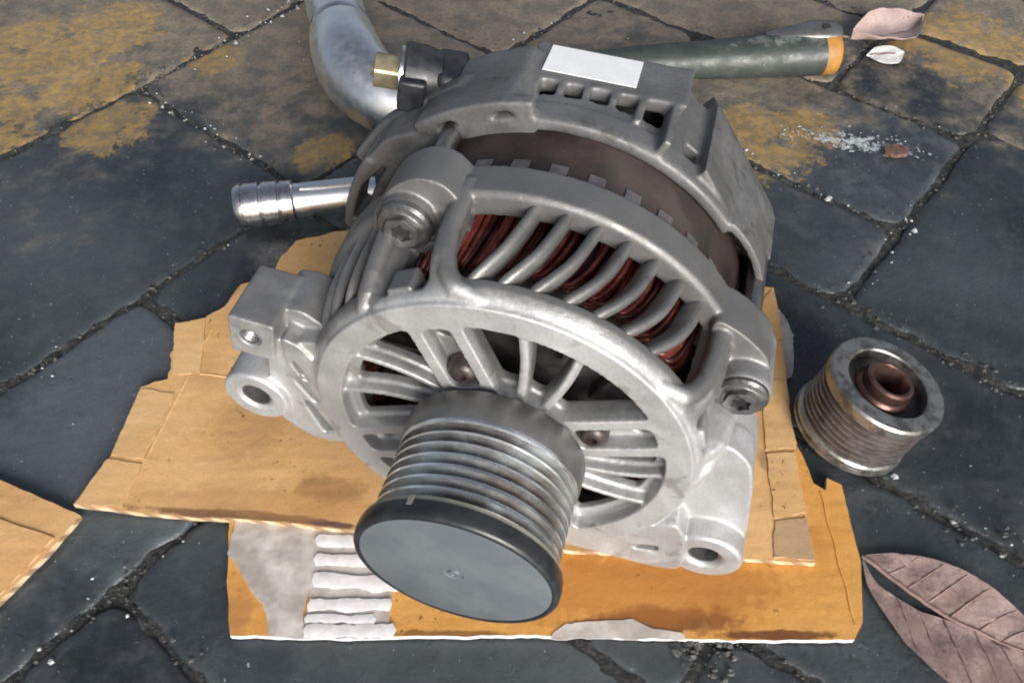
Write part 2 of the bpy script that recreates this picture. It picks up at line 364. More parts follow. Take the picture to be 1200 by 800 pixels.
# ------------------------------------------------------------------ pavement
UA = R(50.5); U = Vector((math.cos(UA), math.sin(UA))); V = Vector((math.sin(UA), -math.cos(UA)))
def soil_z(x, y):
    n = noise.noise(Vector((x * .035, y * .035, 1))) * 1.5 + noise.noise(Vector((x * .12, y * .12, 2))) * 1.3 + noise.noise(Vector((x * .42, y * .42, 3))) * .6
    return min(-.35, -2.3 + n)
gx = [-3000, -1500, -800] + [-520 + 3.6 * i for i in range(290)] + [800, 1500, 3000]; gy = [-3000, -1500, -400] + [-120 + 3.6 * i for i in range(172)] + [800, 1500, 3000]
pv = [(x, y, soil_z(x, y) if abs(x) < 530 and -130 < y < 520 else -2.6) for y in gy for x in gx]; W_ = len(gx)
pf_ = [(j * W_ + i, j * W_ + i + 1, (j + 1) * W_ + i + 1, (j + 1) * W_ + i) for j in range(len(gy) - 1) for i in range(W_ - 1)]
pave = mesh_obj('pavement', pv, pf_, 'joint_soil', angle=80)
tag(pave, kind='structure')
rects = [  # u0,u1,v0,v1 : stones whose joints can be read off the photograph
    (105, 290, -410, -243), (-90, 105, -410, -243), (-285, -90, -410, -243), (290, 480, -410, -243),
    (0, 190, -605, -410), (190, 390, -605, -410), (-200, 0, -605, -410),
    (-205, -8, -243, -112), (-8, 95, -243, -50), (95, 195, -243, -50), (195, 296, -243, -150), (296, 405, -243, -150), (405, 505, -243, -48),
    (-113, -8, -112, 88), (-213, -113, -112, 88), (-313, -213, -112, 88), (-8, 34, -50, 30), (34, 134, -50, 20), (134, 225, -50, 0),
    (225, 298, -150, 48), (298, 405, -150, 48), (225, 420, 48, 150), (405, 505, -48, 48), (420, 620, 48, 150),
    (136, 225, 0, 200), (34, 136, 20, 220), (-165, 34, 88, 190), (225, 325, 150, 350), (136, 225, 200, 400), (325, 425, 150, 350), (505, 705, -243, -140), (505, 705, -140, -40), (480, 680, -343, -243), (390, 590, -510, -410)]
CS = 8; occ = {}
def mark(a, b, c, d):
    for i in range(int(math.floor(a / CS)), int(math.ceil(b / CS))):
        for j in range(int(math.floor(c / CS)), int(math.ceil(d / CS))): occ[i, j] = 1
for r_ in rects: mark(*r_)
LIM = int(760 / CS); k = 0
for i in range(-LIM, LIM):
    for j in range(-LIM, LIM):
        if (i, j) in occ: continue
        w, h = ((25, 12), (12, 25))[((i // 25) + (j // 25)) % 2]
        a = 0
        while a < w and (i + a, j) not in occ and i + a < LIM: a += 1
        b = 1
        while b < h and j + b < LIM and all((i + q, j + b) not in occ for q in range(a)): b += 1
        for q in range(a):
            for p in range(b): occ[i + q, j + p] = 1
        if a >= 4 and b >= 4: rects.append((i * CS, (i + a) * CS, j * CS, (j + b) * CS))
for idx, (u0, u1, v0, v1) in enumerate(rects):
    rnd = random.Random(idx * 13 + 5); gap = .7 + rnd.random() * .9
    u0 += gap; v0 += gap; u1 -= gap; v1 -= gap
    tl = (rnd.uniform(-.004, .004), rnd.uniform(-.004, .004)); z0 = rnd.uniform(-1.2, 0)
    cu_, cv_ = (u0 + u1) / 2, (v0 + v1) / 2
    near = abs(cu_) < 520 and abs(cv_) < 460
    loops = [(0, -30), (0, -4.0), (.8, -1.6), (2.4, -.4), (5.5, 0)]
    outl = rounded([(u0, v0), (u1, v0), (u1, v1), (u0, v1)], 13 if idx < 34 else 9, 4)
    dens = []
    for i in range(len(outl)):                           # long sides get extra points so that edges can be uneven
        a, b = Vector(outl[i]), Vector(outl[(i + 1) % len(outl)]); n = max(1, int((b - a).length / (4 if near else 60)))
        for q in range(n): dens.append(a + (b - a) * q / n)
    n = len(dens); vs = []; fs = []; cc = Vector((cu_, cv_))
    def zz(u, v): return z0 + tl[0] * (u - cu_) + tl[1] * (v - cv_)
    for (ins, dz) in loops:
        for i, p in enumerate(dens):
            tg = (dens[(i + 1) % n] - dens[i - 1]).normalized(); nr = Vector((-tg.y, tg.x))
            jit = (noise.noise(Vector((p.x * .05, p.y * .05, idx))) * 2.2 + noise.noise(Vector((p.x * .2, p.y * .2, idx))) * 1.3) if near else 0
            q = p + nr * (ins + jit); vs.append((q.x, q.y, zz(q.x, q.y) + dz + (0 if ins > 5 or dz < -20 else noise.noise(Vector((q.x * .13, q.y * .13, 3))) * 1.3)))
    for l in range(len(loops) - 1):
        for i in range(n): fs.append((l * n + i, l * n + (i + 1) % n, (l + 1) * n + (i + 1) % n, (l + 1) * n + i))
    fs.append(tuple((len(loops) - 1) * n + i for i in range(n)))
    wv = [(U.x * a + V.x * b, U.y * a + V.y * b, c) for a, b, c in vs]
    fs = [tuple(reversed(q)) for q in fs]
    mesh_obj('paver', wv, fs, ('stone_a', 'stone_a', 'stone_b', 'stone_c')[rnd.randrange(4)], pave, angle=60)

# ------------------------------------------------------------------ grit, flakes: countless crumbs
def crumbs(name, pts, mat, label, cat):
    v = []; f = []
    for (x, y, z, r) in pts:
        k = len(v); a0 = random.random() * 6.28
        st = random.uniform(.5, 1.0)
        for i in range(5):
            a = a0 + i * 1.2566; q = r * random.uniform(.7, 1.2); v.append((x + q * math.cos(a), y + q * st * math.sin(a), z))
        for i in range(5):
            a = a0 + i * 1.2566 + .3; q = r * random.uniform(.35, .7); v.append((x + q * math.cos(a), y + q * st * math.sin(a), z + r * random.uniform(.5, .95)))
        for i in range(5):
            j = (i + 1) % 5; f.append((k + i, k + j, k + 5 + j, k + 5 + i))
        f.append(tuple(k + 5 + i for i in range(5)))
    o = mesh_obj(name, v, f, mat, smooth=False); tag(o, label, cat, kind='stuff'); return o
def uv(u, v): return U * u + V * v
def line_pts(a, b, n, spread, rr, z=-4):
    out = []
    for _ in range(n):
        q = random.random(); p = uv(a[0] + (b[0] - a[0]) * q, a[1] + (b[1] - a[1]) * q)
        s_ = random.gauss(0, spread); p2 = p + Vector((random.gauss(0, spread), random.gauss(0, spread)))
        dz = z if (p2 - p).length < 4.5 else .2
        out.append((p2.x, p2.y, dz, random.uniform(*rr) * (random.random() ** 1.3 * 1.4 + .25)))
    return out
dark = []
for (u0, u1, v0, v1) in rects[:34]:
    for a, b in (((u0, v0), (u1, v0)), ((u0, v0), (u0, v1))):
        L_ = abs(a[0] - b[0]) + abs(a[1] - b[1]); dark += line_pts(a, b, int(L_ * .7), 1.3, (.35, .9), -3)
dark += line_pts((105, -405), (105, -243), 70, 4.5, (.4, 1.5)); dark += line_pts((100, -410), (290, -410), 110, 4, (.4, 1.5))
dark += line_pts((225, 40), (225, 150), 90, 4, (.35, 1.2)); dark += line_pts((136, 70), (136, 200), 130, 4, (.35, 1.4)); dark += line_pts((34, 88), (10, 88), 140, 4.5, (.5, 2.0))
crumbs('joint_grit', dark, 'grit', 'dark grit and soil crumbs lying in the paving joints', 'grit')
brown = []
for (u0, u1, v0, v1) in rects[:34]:
    for a, b in (((u0, v0), (u1, v0)), ((u0, v0), (u0, v1))): brown += line_pts(a, b, int((abs(a[0] - b[0]) + abs(a[1] - b[1])) * .25), 3.0, (.3, 1.2), -1.5)
crumbs('soil_crumbs', brown, 'soil_crumb', 'brown soil crumbs spread along the paving joints', 'soil')
pale = line_pts((105, -405), (105, -290), 34, 4.0, (.3, 1.3), -2.0) + line_pts((140, -408), (260, -408), 46, 5, (.3, 1.4), -2.0) + line_pts((-85, -240), (60, -240), 12, 4, (.25, .8))
pale += line_pts((-70, -110), (-150, -112), 14, 9, (.25, 1.2)) + line_pts((230, 50), (330, 50), 26, 3, (.5, 1.4)) + line_pts((136, 100), (136, 190), 22, 4, (.5, 1.3)) + line_pts((300, -60), (300, 50), 20, 5, (.5, 1.4)) + line_pts((250, -245), (360, -245), 26, 4, (.4, 1.3), -2.5)
for _ in range(40):
    p = Vector((random.uniform(-380, 380), random.uniform(-55, 460))); pale.append((p.x, p.y, .0, random.uniform(.25, .8) * random.random() ** .4))
crumbs('pale_grit', pale, 'white_flake', 'pale grit and white specks scattered over the dark paving', 'grit')

# ------------------------------------------------------------------ cardboard
def densify(poly, step, amp, seed, torn=None):
    out = []; n = len(poly)
    for i in range(n):
        a, b = Vector(poly[i]), Vector(poly[(i + 1) % n]); k = max(1, int((b - a).length / step))
        tg = (b - a).normalized(); nr = Vector((-tg.y, tg.x)); am = amp * (torn.get(i, 1) if torn else 1)
        for q in range(k):
            p = a + (b - a) * q / k
            j = noise.noise(Vector((p.x * .11, p.y * .11, seed))) * am + noise.noise(Vector((p.x * .45, p.y * .45, seed + 9))) * am * .55
            out.append(tuple(p + nr * j))
    return out
def sheet(name, poly, thick, h, mat, edge, parent=None, grid=9, step=3, amp=.35, seed=1, torn=None, rag=.0):
    ol = densify(poly, step, amp, seed, torn)
    xs = [p[0] for p in ol]; ys = [p[1] for p in ol]; pts = [Vector(p) for p in ol]; n0 = len(pts)
    x = min(xs) + grid / 2
    while x < max(xs):
        y = min(ys) + grid / 2
        while y < max(ys): pts.append(Vector((x + random.uniform(-1, 1), y + random.uniform(-1, 1)))); y += grid
        x += grid
    vv, ee, ff, *_ = delaunay_2d_cdt(pts, [], [list(range(n0))], 1, 1e-4)
    m = len(vv); vs = [(p.x, p.y, h(p.x, p.y) + thick) for p in vv] + [(p.x, p.y, h(p.x, p.y)) for p in vv]
    fs = []; fm = []
    edges = {}
    for q in ff:
        q = list(q); a = sum((vv[q[i]].x * vv[q[(i + 1) % len(q)]].y - vv[q[(i + 1) % len(q)]].x * vv[q[i]].y) for i in range(len(q)))
        if a < 0: q.reverse()
        fs.append(tuple(q)); fm.append(0); fs.append(tuple(m + i for i in reversed(q))); fm.append(0)
        for i in range(len(q)): edges[q[i], q[(i + 1) % len(q)]] = 1
    for (a, b) in edges:
        if (b, a) not in edges: fs.append((b, a, m + a, m + b)); fm.append(1)
    return mesh_obj(name, vs, fs, mat, parent, mats=[edge], fmat=fm, angle=40)
def wav(x, y, a=.5, s_=.02, seed=0): return (noise.noise(Vector((x * s_, y * s_, seed))) + 1) * a
def sst(a, b, x): q = max(0, min(1, (x - a) / (b - a))); return q * q * (3 - 2 * q)
def h2(x, y): return .4 + wav(x, y, .35, .03, 3) + .8 * sst(120, 148, x)
def h1(x, y):
    over = sst(-135, -105, x) * sst(95, 40, y) if y > 40 else sst(-135, -105, x)
    over = max(over, sst(95, 125, x) * .6)
    return .5 + 3.1 * over + wav(x, y, .45, .025, 8) + 2.2 * sst(-150, -182, x) * sst(80, 10, y)
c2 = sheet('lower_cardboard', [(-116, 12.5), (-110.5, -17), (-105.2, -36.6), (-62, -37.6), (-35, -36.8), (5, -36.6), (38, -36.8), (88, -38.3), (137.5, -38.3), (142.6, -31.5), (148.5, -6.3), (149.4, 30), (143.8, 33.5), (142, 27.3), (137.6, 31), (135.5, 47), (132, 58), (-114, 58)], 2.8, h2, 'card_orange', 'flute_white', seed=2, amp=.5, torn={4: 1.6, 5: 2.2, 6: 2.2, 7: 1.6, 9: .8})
tag(c2, 'orange corrugated cardboard sheet under the pulley with torn grey liner and bare flutes', 'cardboard')
top2 = lambda x, y: h2(x, y) + 2.8
ln = sheet('torn_liner', [(-113.5, 12.5), (-113.6, -2.7), (-108.5, -8), (-101.5, -17.6), (-95, -24), (-92.4, -28.5), (-90.2, -37.2), (-76.8, -38.2), (-77.8, -26), (-77.2, -17.6), (-74.5, -8), (-76.4, 1.1), (-75.5, 14)], .45, lambda x, y: top2(x, y) + .15 + 1.3 * max(0, noise.noise(Vector((x * .09, y * .09, 2)))) + .5 * max(0, noise.noise(Vector((x * .3, y * .22, 5)))), 'liner_grey', 'flute_white', c2, grid=2.2, step=2, amp=.7, seed=5)
tag(ln, 'grey torn paper liner')
flb = sheet('flute_bed', [(-76.5, 12), (-77, -38), (-44, -38), (-43, -14), (-48, 8), (-50, 12)], .3, lambda x, y: top2(x, y) + .12, 'liner_grey', 'flute_white', c2, grid=6, step=2, amp=.6, seed=6)
for i, (xa, ya, xb, yb, r_) in enumerate([(-76.5, 3.6, -50, 2.2, 1.5), (-75.8, -5.2, -45, -6, 1.5), (-75.4, -13.8, -40, -16.2, 1.8), (-76, -24.6, -44, -24.4, 1.5), (-76.4, -30.0, -50, -30.5, 1.1), (-76.2, -35.2, -42, -35.0, 1.6)]):
    w_ = 1.75 * r_; tq = (yb - ya) / (xb - xa)
    def fz(x, y, ya=ya, xa=xa, tq=tq, w_=w_, r_=r_): e = min(1, abs(y - (ya + tq * (x - xa))) / (w_ * 1.25)); return top2(x, y) + .45 + r_ * .42 * math.sqrt(1 - e * e) * (.85 + .3 * noise.noise(Vector((x * .2, y * .2, i))))
    sheet('flute', [(xa, ya - w_), (xb, yb - w_), (xb + 1.2, yb), (xb, yb + w_), (xa, ya + w_), (xa - .8, ya)], .3, fz, 'flute_white', 'flute_white', c2, grid=1.2, step=.9, amp=1.15, seed=30 + i)
# pale torn paper along the front edge
sheet('torn_edge', [(20, -36.5), (26, -32.5), (40, -30.8), (52, -30), (60, -33.5), (72, -36), (72, -38), (20, -38.2)], .3, lambda x, y: top2(x, y) + .12, 'liner_grey', 'flute_white', c2, grid=4, step=2, amp=.9, seed=9)
# raised folded strip at the right edge
v, f = sweep([(139.2 + .3 * math.sin(q), 27 - q * 3.15, top2(139, 27 - q * 3.15) - .1) for q in range(20)], [(-.5, 0), (0, .55), (.5, 0)], (0, 0, 1)); mesh_obj('crease_ridge', v, f, 'card_orange', c2)

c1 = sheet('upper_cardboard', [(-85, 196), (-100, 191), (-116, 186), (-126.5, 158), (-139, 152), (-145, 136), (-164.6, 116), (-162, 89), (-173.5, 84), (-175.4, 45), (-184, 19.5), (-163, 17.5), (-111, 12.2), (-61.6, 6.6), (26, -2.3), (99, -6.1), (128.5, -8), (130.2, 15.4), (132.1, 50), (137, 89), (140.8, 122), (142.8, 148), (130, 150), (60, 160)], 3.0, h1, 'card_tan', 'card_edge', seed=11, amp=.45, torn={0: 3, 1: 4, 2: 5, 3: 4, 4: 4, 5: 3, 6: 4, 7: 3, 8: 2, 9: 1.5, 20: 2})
tag(c1, 'tan corrugated cardboard sheet with torn left edge lying directly under the alternator', 'cardboard')
top1 = lambda x, y: h1(x, y) + 3.0
def flap(poly, mat, lift=.15, th=.4, seed=3): return sheet('flap', poly, th, lambda x, y: top1(x, y) + lift, mat, 'card_edge', c1, grid=5, step=2, amp=.9, seed=seed)
flap([(-167, 124), (-152, 128), (-147, 93), (-160, 90.5)], 'card_flap', seed=3)
flap([(-172.5, 82.5), (-156, 80), (-160.3, 43), (-176, 45)], 'card_flap', seed=4)
flap([(-176.5, 42.5), (-160.6, 40.5), (-163.2, 18.3), (-182.6, 20)], 'card_flap', seed=5)
flap([(127, 112), (140, 112), (141.5, 146), (133, 136)], 'card_tan', seed=6)
flap([(125.2, 88), (136.5, 86), (132.3, 48), (118.5, 46)], 'card_flap', seed=7)
flap([(118.3, 44.2), (131.5, 45.2), (129.8, 14.6), (116, 12.2)], 'card_flap', seed=8)
flap([(115.6, 10.8), (129.6, 12.8), (128.2, -6.8), (111.8, -5.8)], 'card_dull', seed=9)
tag(sheet('torn_liner', [(137.5, 90), (142, 92), (147.5, 118), (146, 132), (142, 140), (140.6, 121)], .5, lambda x, y: 1.6 + .8 * noise.noise(Vector((x * .1, y * .1, 1))), 'liner_grey', 'flute_white', c1, grid=5, step=2, amp=.9, seed=12), 'pale torn liner strip')
def crease(pts, w=.8):
    v, f = sweep([(x, y, top1(x, y) - .12) for x, y in pts], [(-w, 0), (0, .5), (w, 0)], (0, 0, 1)); mesh_obj('crease_ridge', v, f, 'card_tan', c1)
def lerp_pts(a, b, n=14): return [(a[0] + (b[0] - a[0]) * q / n, a[1] + (b[1] - a[1]) * q / n + math.sin(q) * .25) for q in range(n + 1)]
crease(lerp_pts((-147, 92), (-112, 88))); crease(lerp_pts((-160, 43), (-148, 120)), .6)
c3 = sheet('corner_cardboard', [(-180.4, 15.3), (-186, 2.5), (-200.5, -22.8), (-240, -85), (-300, -60), (-300, 62), (-222, 33)], 3.2, lambda x, y: .4 + wav(x, y, .6, .03, 21), 'card_tan', 'card_edge', seed=15, amp=.5)
tag(c3, 'separate tan cardboard corner poking in at the lower left edge', 'cardboard')
sheet('flap', [(-187.5, 4.5), (-214, 13.3), (-296, 40), (-296, -55), (-239, -81), (-201, -21)], .6, lambda x, y: .4 + wav(x, y, .6, .03, 21) + 3.35, 'card_tan', 'card_edge', c3, grid=9, step=3, amp=.4, seed=16)

# ------------------------------------------------------------------ alternator
AX = 85.0
alt = empty('alternator', (0, 0, 0), (0, 0, R(-15.1)))
tag(alt, 'grey cast aluminium car alternator with grooved pulley standing on torn cardboard', 'alternator')
A = lambda x, y, z: (x, -z, y + AX)                       # face coordinates (right, up, towards the pulley) -> upright part
def P(name, vf, mat, parent=alt, angle=35, bevel=0, **kw):
    o = mesh_obj(name, vf[0], vf[1], mat, parent, xf=A, angle=angle, **kw)
    if bevel:
        b = o.modifiers.new('bevel', 'BEVEL'); b.width = bevel * S; b.segments = 2; b.limit_method = 'ANGLE'; b.angle_limit = R(40)
    return o
def tub(z):                                               # shoulder profile: radius at depth z
    pts = [(0, 66.2), (-1.5, 67.2), (-4.5, 68.9), (-8, 71.0), (-12, 72.8), (-18, 74.3), (-24, 75.1), (-34, 75.7), (-40, 76.2), (-60, 77.6)]
    for (za, ra), (zb, rb) in zip(pts, pts[1:]):
        if zb <= z <= za: return ra + (rb - ra) * (z - za) / (zb - za)
    return 66.2 if z > 0 else 77.6
ARMS = [22, 110.5, 203, 292]
RIBS = [(82, 63.5), (150, 173), (232, 256), (337.5, 358)]  # groups after arm 22, 110, 203, 292
g = G()
def armline(a, off, r):                                   # point on a line parallel to an arm, at radius r
    d = math.sqrt(max(r * r - off * off, 1)); c, s_ = math.cos(R(a)), math.sin(R(a)); return (c * d - s_ * off, s_ * d + c * off)
def ang(p): return math.degrees(math.atan2(p[1], p[0]))
pockets = []; slots = []; windows = []; ribs = []
for k in range(4):
    a0 = ARMS[k]; a1 = ARMS[(k + 1) % 4] + (360 if k == 3 else 0)
    def pocket(r0, r1, ex, n=14):
        p0 = armline(a0, 9.5 + ex, r1); p1 = armline(a1, -9.5 - ex, r1); t0, t1 = ang(p0), ang(p1)
        while t0 < a0: t0 += 360
        while t1 < t0: t1 += 360
        poly = [polar(r1, t0 + (t1 - t0) * i / n) for i in range(n + 1)]
        q1 = armline(a1, -9.5 - ex, r0); q0 = armline(a0, 9.5 + ex, r0); s0, s1 = ang(q0), ang(q1)
        while s0 < a0: s0 += 360
        while s1 < s0: s1 += 360
        poly += [polar(r0, s1 + (s0 - s1) * i / 6) for i in range(7)]
        return poly, t0, t1, s0, s1
    pk, t0, t1, s0, s1 = pocket(27, 57.2, 0); pockets.append(rounded(pk, 3.0, 3))
    slots.append(rounded([armline(a0, -5, 29), armline(a0, -5, 56), armline(a0, 5, 56), armline(a0, 5, 29)], 3, 4))
    rb = sorted([r_ + (360 if r_ < a0 else 0) for r_ in RIBS[k]])
    mg = 9.4 if k == 0 else 10.4
    _, w0, w1, y0, y1 = pocket(28, 54, mg - 9.5)
    tw = lambda th, r, q_=(6 if k == 0 else 12): th - q_ * (57 - r) / 24              # ribs swirl a little towards the hub
    bounds = [w0] + [b for b in rb] + [w1]
    for i in range(3):
        lo, hi = bounds[i], bounds[i + 1]
        ro_ = 57.3 if k == 0 else 53.5
        def edge(th, j, r, sgn):
            if (j == 0 and sgn > 0): q = ang(armline(a0, mg, r)); q += 360 * (q < a0 - 1); return q
            if (j == 3 and sgn < 0): q = ang(armline(a1, -mg, r)); q += 360 * (q < a0 - 1); return q
            hw = math.degrees((1.9 if k == 0 else 2.3) / r); return tw(th, r) + sgn * hw
        lo_e = [(r, edge(lo, i, r, 1)) for r in (28, 31, 36, 42, 48, ro_)]; hi_e = [(r, edge(hi, i + 1, r, -1)) for r in (28, 31, 36, 42, 48, ro_)]
        pl = [(r, a, b) for (r, a), (_, b) in zip(lo_e, hi_e) if b - a > 1.5]
        if len(pl) < 2: continue
        A1 = [polar(r, a) for r, a, b in pl]; rt = pl[-1]
        arc = [polar(rt[0], rt[1] + (rt[2] - rt[1]) * q / 5) for q in range(1, 5)]
        B1 = [polar(r, b) for r, a, b in reversed(pl)]
        windows.append(rounded(A1 + arc + B1, 1.6, 3))
    for b in rb:
        w = 2.0 if k == 0 else 1.35
        ribs.append(sweep([(*polar(r, tw(b, r)), 0) for r in (25, 31, 38, 44, 50, 58.5)], [(-w, -9), (w, -9), (w * .75, -1.6 if k else -.6), (-w * .75, -1.6 if k else -.6)], (0, 0, 1)))
g.add(plate(circle(0, 0, 66.2, 128), pockets + slots + [circle(0, 0, 19, 40)], -8, 0))
ch = [circle(*polar(50.5, a), 4.3, 20) for a in ARMS]
g.add(plate(circle(0, 0, 62, 96), windows + ch + [circle(0, 0, 19, 40)], -9.5, -6.0))
for r_ in ribs: g.add(r_)
# rounded shoulder just behind the face, and the rim
g.add(revolve([(58, -2), (64, 0), (65.9, .1), (66.5, -.6), (66.8, -6), (58, -8)], 160))
for lo, hi in ((31, 104.5), (129, 363)): g.add(revolve([(60, -2), (66.6, -1.4), (68.0, -3.2), (69.6, -5.8), (70.0, -8.5), (62, -11), (60, -9)], 130, lo, hi))
g.add(revolve([(69.5, -36.4), (76.8, -36.6), (78.4, -38.0), (78.6, -50), (69.5, -50)], 160))
# webs between the groups of fins
ZS = [-2, -4, -6, -9, -12, -16, -20, -25, -30, -35, -40, -46]
def groove(c, w, dep, zb):
    def rf(th, z):
        x = abs(th - c) / w; k = sst(1.15, .7, x) * sst(-4.5, -9, z) * sst(zb - 4, zb + 6, z)
        return tub(z) - dep * k + 2.2 * sst(1.0, 1.25, x) * sst(-4, -12, z) * sst(1.9, 1.5, x)
    return rf
for c, lo, hi in ((117, 104.5, 127), (16.5, 3, 31)):
    rf = groove(c, 7.6, 7.5, -40)
    g.add(shell(rf, lo, c - 5, ZS, 7.5)); g.add(shell(rf, c + 5, hi, ZS, 7.5))
    g.add(shell(rf, c - 5.2, c + 5.2, ZS[:5], 6)); g.add(shell(rf, c - 5.2, c + 5.2, [-27, -30, -35, -40, -46], 6))
g.add(shell(lambda th, z: tub(z), 172, 235, ZS, 6)); g.add(shell(lambda th, z: tub(z), 280, 363, ZS, 6))
# rounded ridges that carry the ring over into the ears
for rid in ([(88, 64.5, -3.4), (95, 66.4, -3.6), (101, 68.6, -5), (104, 70.6, -9), (105.6, 72.6, -15), (106.2, 74.2, -24), (106, 75.6, -34), (105, 76.4, -44)],
            [(48, 64.5, -3.4), (41, 66.4, -3.6), (35, 68.6, -5), (32, 70.6, -9), (30.4, 72.8, -15), (30, 74.6, -24), (30.5, 76, -34), (31, 76.6, -44)],
            [(133.5, 64.5, -3.4), (131, 66.6, -4.2), (128.5, 69.4, -7), (127, 71.8, -13), (126, 73.8, -22), (126, 75.4, -34)],
            [(-9, 64.5, -3.4), (-2, 66.8, -4.2), (2, 69.6, -7), (3.4, 72, -13), (4, 74, -22), (4, 75.6, -34)]):
    g.add(sweep([(*polar(q[1], q[0]), q[2]) for q in rid], ring_section(3.3, 12), lambda p: (p.x, p.y, 20), [.45, .8] + [1] * (len(rid) - 2)))
# through-bolt bosses
BOLTS = [(-37.4, 65.6), (76.4, 20.5), (-72, -34), (34, -71)]
for (x, y), zb_ in zip(BOLTS[:2], (-28.5, -25.5)):
    g.add(solid([(0, zb_), (8.8, zb_), (9.4, zb_ - 1.5), (9.4, -50), (0, -50)], 32, (x, y)))
for c, k_ in ((117, 5.0), (17.5, 3.0)):
    g.add(shell(lambda t_, z: tub(z) - 1 + (k_ + 1) * math.exp(-((t_ - c) / 8.5) ** 2) * sst(-30, -36, z), c - 12, c + 12, [-32, -34, -38, -42, -46, -50], 9, 26))
g.add(plate(rounded([(-52, 54), (-50, 65), (-43, 76), (-34, 81.5), (-26, 81), (-20, 75), (-20, 62)], 5), [], -50, -33))
g.add(plate(rounded([(62, 46), (72, 41), (81, 33), (84.5, 25), (82, 14), (78, 4), (62, 6)], 6), [], -50, -33))
for c in (117, 16.8):                                    # little raised pad in the groove below each bolt
    x, y = polar(68, c); q = R(c - 90); pts = [(x + a * math.cos(q) - b * math.sin(q), y + a * math.sin(q) + b * math.cos(q)) for a, b in ((-4.5, -3), (4.5, -3), (4.5, 2.0), (-4.5, 2.0))]
    g.add(plate(rounded(pts, 1), [], -13.5, -4.5))
# left mounting lug with its web, and the square tapped block
LL = (-97, -14.5)
g.add(revolve([(6.3, -4.8), (7.4, -4), (12.2, -4), (13, -5), (13.4, -38), (5.6, -38), (5.6, -6)], 56, center=LL))
slits = [rounded([(-78, 11.0), (-76, 12.0), (-70.6, -4.4), (-72.8, -5.6)], .9, 3), rounded([(-80, -1.8), (-78, -.8), (-71.8, -12.8), (-74, -14)], .9, 3), rounded([(-79, -14), (-77, -13.2), (-69, -31), (-73.6, -33.5)], .9, 3)]
web = rounded([(-86, 20), (-72, 22), (-60, 24), (-56, -30), (-66, -38), (-76, -40), (-84, -36), (-92, -29), (-90, -2)], 4)
g.add(plate(web, slits, -22, -7)); g.add(plate(rounded([(-90, 0), (-60, 22), (-58, -40), (-82, -38), (-94, -27)], 4), [], -40, -19))
blk = [(-96.2, 32), (-79.6, 30), (-83.5, 11.0), (-99.6, 13.0)]; bh = (-90.3, 21.6)
g.add(plate(rounded(blk, 1.2, 3), [circle(*bh, 4.1, 24)], -14, -4.5)); g.add(plate(rounded(blk, 1.2, 3), [circle(*bh, 4.1, 24)], -30, -13))
g.add(plate(rounded([(-84, 29), (-74, 30), (-66, 24), (-60, 10), (-82, 13)], 3), [], -34, -14))
g.add(plate(rounded([(-79, 24), (-73, 21.5), (-66, 11), (-68, -3), (-80, 6)], 2), [slits[0]], -15, -5.5))
# right mounting lug, the broad web above it and the foot beam towards the middle
RL = (79.3, -54.6)
g.add(revolve([(6.6, -4.6), (7.8, -3.8), (13.4, -3.8), (14.4, -5), (14.8, -36), (6, -36), (6, -6)], 56, center=RL))
g.add(plate(rounded([(58, 6), (76, 8), (85, 0), (88.5, -14), (93.6, -50), (90, -60), (80, -44), (66, -46), (60, -30)], 6), [], -36, -13))
g.add(plate(rounded([(50, -42), (66, -33), (70, -40), (72, -66.5), (64, -69.5), (20, -68), (-20, -66), (-20, -58), (30, -56)], 3), [rounded([(52, -58.5), (62, -56.5), (62, -52), (55, -54)], 1.5)], -14, -2.5))
g.add(plate(rounded([(40, -52), (66, -34), (73, -66), (30, -69)], 3), [], -34, -12.5))
g.add(plate(rounded([(-20, -64), (-58, -45), (-62, -32), (-50, -30), (-20, -52)], 3), [], -20, -5))
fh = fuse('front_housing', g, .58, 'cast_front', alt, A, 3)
# swept cooling fins: each one a curved blade from the face to the rim
FIN = [(0, 0.0), (-3, -.1), (-7, 1.6), (-11, 4.2), (-15, 6.3), (-19, 7.9), (-24, 9.2), (-30, 10.4), (-39, 12.0)]
def fin(t0, tw=1.0, w=1.85, dp=7.0):
    pth = []; scl = []
    for z, dt in FIN:
        x, y = polar(tub(z) - (.9 if z > -4 else 0) - .3, t0 - dt * tw + .6); pth.append((x, y, z - 1.5))
    sec = [(-w, -dp), (w, -dp), (w, -1.6), (w * .55, -.2), (0, .25), (-w * .55, -.2), (-w, -1.6)]
    # resample finer
    fine = []
    for i in range(len(pth) - 1):
        a = Vector(pth[max(i - 1, 0)]); b = Vector(pth[i]); c = Vector(pth[i + 1]); d = Vector(pth[min(i + 2, len(pth) - 1)])
        for q in range(4):
            t_ = q / 4; fine.append(.5 * ((2 * b) + (c - a) * t_ + (2 * a - 5 * b + 4 * c - d) * t_ ** 2 + (3 * b - a - 3 * c + d) * t_ ** 3))
    fine.append(Vector(pth[-1])); v, f = sweep(fine, sec, lambda p: (p.x, p.y, 30))
    P('cooling_fin', (v, f), 'cast_fin', fh, angle=50)
for t0 in (98.8, 91, 83, 74.9, 66.9, 58.4, 50): fin(t0)
for t0 in (138.5, 146.5, 154.5): fin(t0, .55, 1.3, 2.4)
for t0 in (243, 251, 259, 267, 275): fin(t0)
